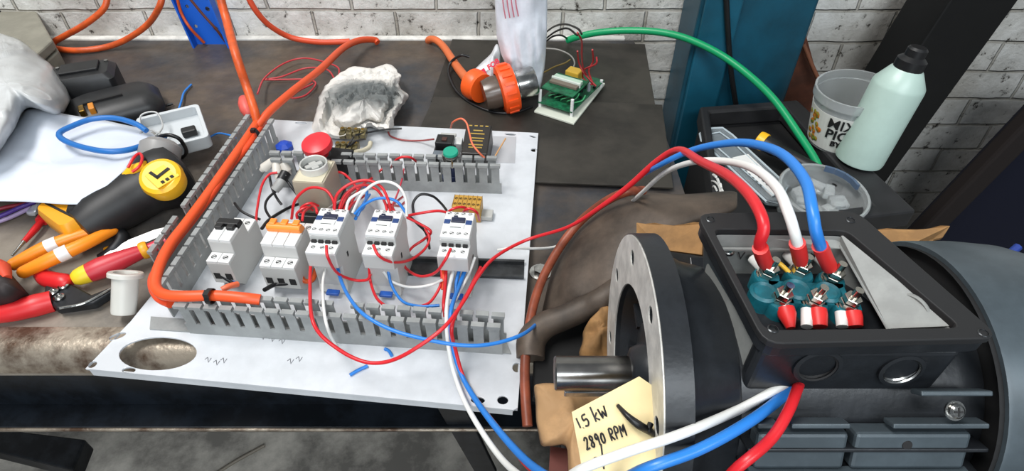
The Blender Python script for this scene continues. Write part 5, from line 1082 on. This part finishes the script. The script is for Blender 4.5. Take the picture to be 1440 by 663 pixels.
bm = NB(); lathe(bm, [(.0125, -.001), (.0125, .0006), (.0115, .0013), (.0103, .0006), (.0085, .0005), (.0080, .0010), (.0072, .0004), (0, .0004)], q, nn, 36); mesh('cable_boss', bm, wi, t, smooth=35)
bm = NB(); d = bxi[1] - bxi[0]; box(bm, None, (d.length * .84, .0022, .0022), M=frame((bxi[0] + bxi[1]) / 2 + Vector((0, -.002, -.016)), d, (0, 1, 0))); mesh('wall_ridge', bm, wi, t, bevel=.0005)
for (s_, xx) in (('V', .26), ('W', .80)):
    letters('stamped_letter', s_, .008, hole, t, M=frame(bxi[0].lerp(bxi[1], xx) + Vector((0, -.0036, -.021)), d, Vector((0, .25, 1))), depth=.0002)
for px, z, r_ in (((1024, 350), ZB - .020, .0042), ((1172, 352), ZB - .034, .0062)):
    bm = NB(); p = W(px[0], px[1], z); lathe(bm, [(r_ * 1.2, -.002), (r_ * 1.2, 0), (r_, .001), (r_ * .9, .003), (r_ * .4, .0034), (r_ * .35, .0015), (0, .0015)], p, (0, -.1, 1), 20); mesh('earth_screw', bm, steel, t, smooth=30)
# terminal block
ZT = ZB - .018
ct = W(1141, 408, ZT); tu = W(1172, 396, ZT) - W(1080, 392, ZT); Mt2 = frame(ct, tu, Vector((0, 1, 0)))
tl_ = mat('terminal_teal', (22, 108, 122), .42, var=.2, vs=80)
bm = NB(); box(bm, None, (.046, .018, .014), M=Mt2 @ Matrix.Translation((0, 0, -.010))); 
for pxp in ((1080, 384), (1127, 380), (1172, 389), (1100, 418), (1147, 421), (1195, 425)):
    p = W(pxp[0], pxp[1], ZT); lathe(bm, [(.0088, -.018), (.0088, -.005), (.0078, -.003), (0, -.003)], p, (0, 0, 1), 20)
for pxp in ((1076, 408), (1122, 404), (1165, 408)):
    p = W(pxp[0], pxp[1], ZT); lathe(bm, [(.0088, -.014), (.0088, -.002), (.0072, -.0005), (.0058, -.002), (0, -.003)], p, (0, 0, 1), 22)
tb = mesh('terminal_plate', bm, tl_, t, smooth=35)
UPS = ((1081, 382), (1127, 378), (1173, 388)); LOS = ((1100, 418), (1147, 421), (1195, 425))
nut = mat('nut_steel', (200, 196, 186), .22, 1.0)
for x, y in UPS + LOS:
    p = W(x, y, ZT); axn = Vector((.12, -.06, 1)).normalized()
    bm = NB(); cyl(bm, p - axn * .006, p + axn * .0115, .0026, n=12); sd = mesh('stud', bm, nut, tb, smooth=40)
    bm = NB(); lathe(bm, [(.0066, -.0048), (.0066, -.0036), (0, -.0036)], p, axn, 18); mesh('washer', bm, nut, tb, smooth=30)
    bm = NB(); lathe(bm, [(0, -.0034), (.0054, -.0034), (.0057, -.003), (.0057, .0004), (.0054, .0008), (0, .0008)], p, axn, 6); mesh('nut', bm, nut, tb)
    bm = NB(); lathe(bm, [(0, .0012), (.0050, .0012), (.0053, .0016), (.0053, .0046), (.0049, .005), (0, .005)], p, axn, 6); mesh('lock_nut', bm, nut, tb)
sleeve = mat('sleeve_red', (214, 40, 38), .45); lugm = mat('lug_tin', (214, 212, 206), .28, 1.0)
for i, ((x, y), (ex, ey)) in enumerate(zip(LOS, ((1112, 462), (1152, 460), (1202, 460)))):
    a, b = W(x + 2, y + 8, ZT - .003), W(ex, ey, ZT - .008)
    bm = NB(); tube(bm, [W(x, y, ZT - .002), a, a.lerp(b, .4)], [.0042, .0034, .0032], 10, smooth=False); mesh('ring_lug', bm, lugm, t, smooth=40)
    bm = NB(); tube(bm, [a.lerp(b, .22), a.lerp(b, .5), b], [.0052, .0054, .0046 if i else .0026], 12, smooth=False); mesh('lug_sleeve', bm, sleeve, t, smooth=50)
    if i: bm = NB(); tube(bm, [a + Vector((-.0065, -.002, -.002)), b + Vector((-.0075, 0, 0))], .0034, 10, smooth=False); mesh('motor_lead', bm, whitew, t, smooth=60)
for x, y in ((1060, 368), (1108, 362), (1152, 366)):
    bm = NB(); a, b = W(x - 2, y - 4, ZT - .004), W(x + 14, y + 12, ZT - .003); tube(bm, [a, b], [.0034, .0036], 10, smooth=False); mesh('motor_lead', bm, whitew, t, smooth=60)
bm = NB(); tube(bm, [W(1092, 368, ZT), W(1100, 374, ZT - .002), W(1110, 384, ZT - .004)], .0016, 8); mesh('yellow_lead', bm, mat('lead_yellow', (226, 180, 60), .4), t, smooth=60)
# gland holes in the front of the box base
yf = bxo[3].y + .004
bm = NB(); box(bm, (.192, yf + .006, ZB - .034), (.112, .012, .044)); mesh('gland_housing', bm, mk, t, bevel=.004, seg=3)
for px, r_, m_, lb_ in (((1268, 522), .0098, steel, 1), ((1150, 517), .0105, hole, 0)):
    p = Y(px[0], px[1], yf - .0012); ah = Vector((0, -1, .12)).normalized()
    prof_ = [(r_ * 1.45, -.006), (r_ * 1.45, .0005), (r_ * 1.05, .0005)]
    for k in range(6): prof_ += [(r_ * (1.05 if k % 2 else .95), -.0012 * k)]
    prof_ += [(0, -.008)]
    bm = NB(); lathe(bm, [(r_ * 1.32, -.006), (r_ * 1.28, .0006), (r_ * 1.05, .0010), (r_ * 1.03, -.002)], p, ah, 30); mesh('gland_boss', bm, mk, t, smooth=35)
    bm = NB(); lathe(bm, prof_[2:], p, ah, 30); mesh('gland_thread', bm, m_, t, smooth=20)
# fan cowl
bm = NB(); lathe(bm, [(.0905, .0), (.0935, .0), (.0940, .002), (.0940, .032), (.0915, .058), (.084, .084), (.068, .106), (.040, .118), (0, .122)], C0 + AX * .276, AX, 72); mesh('fan_cowl', bm, mg, t, smooth=35)
bm = NB(); lathe(bm, [(.0905, -.003), (.0905, .003), (0, .003)], C0 + AX * .276, AX, 60); mesh('cowl_inner', bm, matblack, t)
p = Y(1403, 601, YM - .090); nrm = Vector((0, p.y - YM, p.z - ZM)).normalized(); p = C0 + AX * p.x + nrm * .0966 - Vector((0, 0, 0)); p = Vector((p.x, YM + nrm.y * .0941, ZM + nrm.z * .0941))
bm = NB(); lathe(bm, [(.0058, 0), (.0056, .001), (0, .001)], p, nrm, 24); lathe(bm, [(.0044, .001), (.0042, .0026), (.003, .0036), (0, .0038)], p, nrm, 20); cs = mesh('cowl_screw', bm, steel, t, smooth=30)
uu, vv = axes(nrm); bm = NB(); box(bm, None, (.005, .0010, .0004), M=frame(p + nrm * .0038, uu, vv)); box(bm, None, (.0010, .005, .0004), M=frame(p + nrm * .0038, uu, vv)); mesh('cross_slot', bm, hole, cs)
# ------------------------------------------------------------------ hand-written tag on the flange
t = thing('paper_tag', 'buff card tag handwritten 1.5 kW 2890 RPM tied to the flange', 'tag')
q = [D(804, 580, .352), D(898, 530, .362), D(919, 545, .362), D(936, 660, .350), D(826, 700, .340)]
ex = (D(902, 545, .36) - D(808, 590, .352)).normalized(); nn = (q[4] - q[0]).cross(q[1] - q[0]).normalized(); ey = nn.cross(ex) if nn.dot(-FW) > 0 else (-nn).cross(ex)
Mg = frame(D(804, 580, .352), ex, ey); inv = Mg.inverted()
lp = [((inv @ v).x, (inv @ v).y) for v in q]
bm = NB(); loopprism(bm, lp, [], extr(Mg)(.0), extr(Mg)(-.0008)); mesh('card', bm, mat('tag_buff', (232, 212, 162), .75, var=.04, vs=30), t)
GLY = {'1': [[(0, .1), (.0, 1)]], '.': [[(0, 0), (.05, .03)]], '5': [[(.5, 1), (.08, .95), (.05, .55), (.4, .6), (.5, .3), (.3, 0), (0, .08)]], 'k': [[(.05, 0), (.1, 1.35)], [(.5, .7), (.1, .35), (.5, 0)]],
 'W': [[(0, .9), (.15, 0), (.35, .6), (.55, 0), (.75, .95)]], '2': [[(0, .75), (.2, 1), (.42, .8), (.1, .1), (0, 0), (.5, .05)]], '8': [[(.4, .85), (.15, 1), (.05, .75), (.4, .3), (.25, 0), (.02, .2), (.35, .6), (.4, .85)]],
 '9': [[(.4, .8), (.2, 1), (.02, .75), (.2, .5), (.4, .75), (.38, 0)]], '0': [[(.2, .9), (.02, .5), (.15, .05), (.42, .2), (.42, .75), (.2, .9)]], 'R': [[(.05, 0), (.08, 1), (.45, .9), (.4, .6), (.08, .5), (.5, 0)]],
 'P': [[(.05, 0), (.08, 1), (.45, .9), (.42, .55), (.08, .5)]], 'M': [[(0, 0), (.08, 1), (.32, .4), (.6, 1), (.62, 0)]], '/': [[(0, 0), (.5, 1.4)]], ' ': []}
bm = NB()
def write(s, p0, p1, h):               # handwriting from photo point to photo point, laid on the card plane
    def oncard(px, py):
        o = Vector((0, 0, CAMH)); d = ray(px, py); k = (Mg.translation - o).dot(Mg.col[2].xyz) / d.dot(Mg.col[2].xyz); return inv @ (o + d * k)
    a, b = oncard(*p0), oncard(*p1); dx = (b - a); dx.z = 0; L_ = dx.length; dx.normalize(); dy = Vector((-dx.y, dx.x, 0))
    adv = {'1': .25, '.': .28, ' ': .45, 'W': .95, 'M': .85}; tot = sum(adv.get(c, .7) for c in s); st = L_ / tot; x = 0
    for c in s:
        for stk in GLY[c]: tube(bm, [Mg @ (a + dx * (x + u_ * st * .95) + dy * v_ * h + Vector((0, 0, .0003))) for u_, v_ in stk], .00055, 5, 3, smooth=len(stk) > 3)
        x += adv.get(c, .7) * st
write('1.5 kW', (817, 604), (858, 584), .0066); write('2890 RPM', (825, 633), (884, 612), .0066); write('2', (838, 658), (848, 654), .005); write('/', (849, 660), (864, 652), .009)
mesh('handwriting', bm, mat('ink', (26, 24, 30), .6), t)
bm = NB(); tube(bm, [D(869, 571, .354), D(882, 585, .346), D(898, 598, .345), D(912, 606, .35), D(922, 614, .356)], [.0012, .0018, .0026, .0024, .0016], 8); tube(bm, [D(915, 596, .350), D(912, 606, .348), D(922, 612, .354)], .0018, 8); mesh('tie', bm, blackw, t, smooth=60)
# ------------------------------------------------------------------ leads from the panel to the motor
LEADS = []
def lead(label, pts, r, m, sl=None):
    t = wire('motor_cable', label, pts, r, m, 'leads between panel and motor', 'cable', 12)
    if sl:
        bm = NB(); tube(bm, sl, .0048, 12, smooth=False); mesh('red_sleeve', bm, sleeve, t, smooth=50); LEADS.append(t)
    return t
zt_ = ZT
def studlug(x, y, i):
    return W(UPS[i][0], UPS[i][1], zt_ - .002)
RS = [.0016] * 6
def sl(px0, z0, i): return [W(*px0[0], z0), W(*px0[1], zt_ + .006), W(UPS[i][0] - 2, UPS[i][1] - 10, zt_ + .001), studlug(0, 0, i)]
p_red = [W(437, 372, .05), W(436, 400, .055), W(438, 444, .066), W(450, 470, .060), W(475, 491, .050), W(500, 505, .045), W(524, 511, .045), W(552, 507, .05), W(585, 490, .062), W(625, 460, .072), W(652, 424, .072), W(672, 390, .068), W(696, 362, .060), W(740, 338, .055), W(800, 319, .080), W(846, 290, .112), W(884, 262, .135), W(925, 226, .165), W(955, 211, .185), W(985, 227, .205), W(1022, 246, .225), W(1050, 270, .236), W(1068, 298, .238), W(1074, 322, .234), W(1068, 345, .222), W(1074, 366, .206), W(1081, 378, .1935)]
lead('red lead looping under panel front, then arching over to motor studs', p_red, [.0017] * 15 + [.0022, .0026, .0028, .003, .0034, .0036, .0036, .0036, .0036, .0036, .0036, .0034], redw, [W(1069, 349, .221), W(1073, 362, .210), W(1077, 371, .202)])
p_wh = [W(700, 352, .03), W(722, 349, .034), W(752, 350, .020), W(782, 347, .008), W(830, 330, .025), W(870, 300, .055), W(902, 272, .115), W(935, 243, .16), W(975, 228, .195), W(1020, 227, .215), W(1060, 237, .232), W(1092, 264, .240), W(1108, 298, .240), W(1117, 326, .232), W(1123, 350, .219), W(1125, 366, .205)]
lead('white lead arching from behind the casting to middle motor stud', p_wh, [.0015] * 5 + [.0017, .0019, .0022, .0024, .0027, .003, .0032, .0033, .0033, .0033, .0033], whitew, [W(1121, 342, .224), W(1124, 356, .213), W(1126, 367, .203)])
p_bl = [W(474, 374, .05), W(480, 396, .05), W(492, 420, .062), W(512, 443, .070), W(550, 464, .068), W(600, 478, .066), W(650, 486, .062), W(693, 484, .056), W(736, 470, .05), W(760, 450, .022), W(780, 428, .004), W(815, 380, .012), W(850, 310, .04), W(884, 262, .10), W(925, 234, .165), W(975, 211, .195), W(1030, 201, .218), W(1070, 205, .232), W(1104, 220, .242), W(1132, 254, .246), W(1142, 294, .244), W(1147, 324, .236), W(1155, 350, .222), W(1165, 372, .205)]
lead('blue lead swinging along panel front, then arching to right motor stud', p_bl, [.0017] * 11 + [.0018, .0019, .002, .0022, .0026, .003, .0032, .0034, .0035, .0035, .0035, .0035, .0033], bluew, [W(1153, 346, .224), W(1160, 362, .212), W(1167, 376, .202)])
for i, (x, y, z) in enumerate(((1076, 369, .203), (1125, 366, .204), (1166, 374, .203))):
    a, b = W(x, y, z), W(UPS[i][0], UPS[i][1], ZT - .0024); bm = NB(); tube(bm, [a, a.lerp(b, .45) + Vector((0, 0, -.001)), b], [.0036, .0030, .0046], 10, smooth=False)
    mesh('ring_lug', bm, lugm, LEADS[i], smooth=40)
# thick supply leads: contactor -> off the panel front -> sweep below the frame -> motor base
lead('thick white lead hanging off the panel front and rising to motor base', [W(638, 378, .05), W(631, 410, .050), W(628, 446, .062), W(631, 490, .040), W(640, 530, .020), D(659, 576, .505), D(693, 630, .47), D(724, 664, .43), D(770, 690, .37), D(815, 662, .322), D(880, 637, .318), D(960, 610, .325), D(1040, 576, .352), D(1095, 546, .356), D(1138, 524, .362), D(1152, 516, .370)], [.0019] * 4 + [.0020, .0022, .0024, .0026, .0028, .0028, .0028, .0028, .0028, .0028, .0028, .0028], whitew)
lead('thick blue lead hanging off the panel front and rising to motor base', [W(655, 378, .05), W(645, 405, .050), W(634, 440, .066), W(637, 488, .040), W(650, 530, .020), D(678, 576, .505), D(720, 628, .47), D(760, 664, .43), D(830, 696, .37), D(900, 663, .325), D(980, 634, .325), D(1050, 596, .335), D(1098, 560, .354), D(1132, 524, .360), D(1150, 510, .368)], [.0020] * 4 + [.0022, .0026, .003, .0032, .0032, .0032, .0032, .0032, .0032, .0032, .0032], bluew)
lead('thick red lead hanging off the panel front and rising to motor base', [W(676, 376, .05), W(660, 408, .05), W(636, 456, .066), W(641, 494, .038), W(654, 536, .018), D(680, 576, .510), D(718, 624, .48), D(752, 664, .45), D(860, 720, .40), D(980, 704, .35), D(1040, 656, .322), D(1084, 618, .328), D(1108, 580, .336), D(1121, 548, .350), D(1128, 528, .368)], [.0017] * 4 + [.0018, .0019, .002, .0022, .0026, .003, .0031, .0031, .0031, .0031, .0031], redw)
# ------------------------------------------------------------------ origins: each thing's origin at its base centre
bpy.context.view_layer.update()
def kids(o): return [x for x in bpy.data.objects if x.parent == o]
for o in [x for x in bpy.data.objects if x.parent is None and x.type in ('MESH', 'EMPTY')]:
    if o.get('kind') == 'structure' or o.location.length > 1e-9 or tuple(o.rotation_euler) != (0, 0, 0): continue
    pts = []
    st = [o]
    while st:
        x = st.pop(); st += kids(x)
        if x.type == 'MESH': pts += [v.co for v in x.data.vertices]
    off = Vector(((min(p.x for p in pts) + max(p.x for p in pts)) / 2, (min(p.y for p in pts) + max(p.y for p in pts)) / 2, min(p.z for p in pts)))
    if o.type == 'MESH': o.data.transform(Matrix.Translation(-off))
    for ch in kids(o): ch.location -= off
    o.location = off
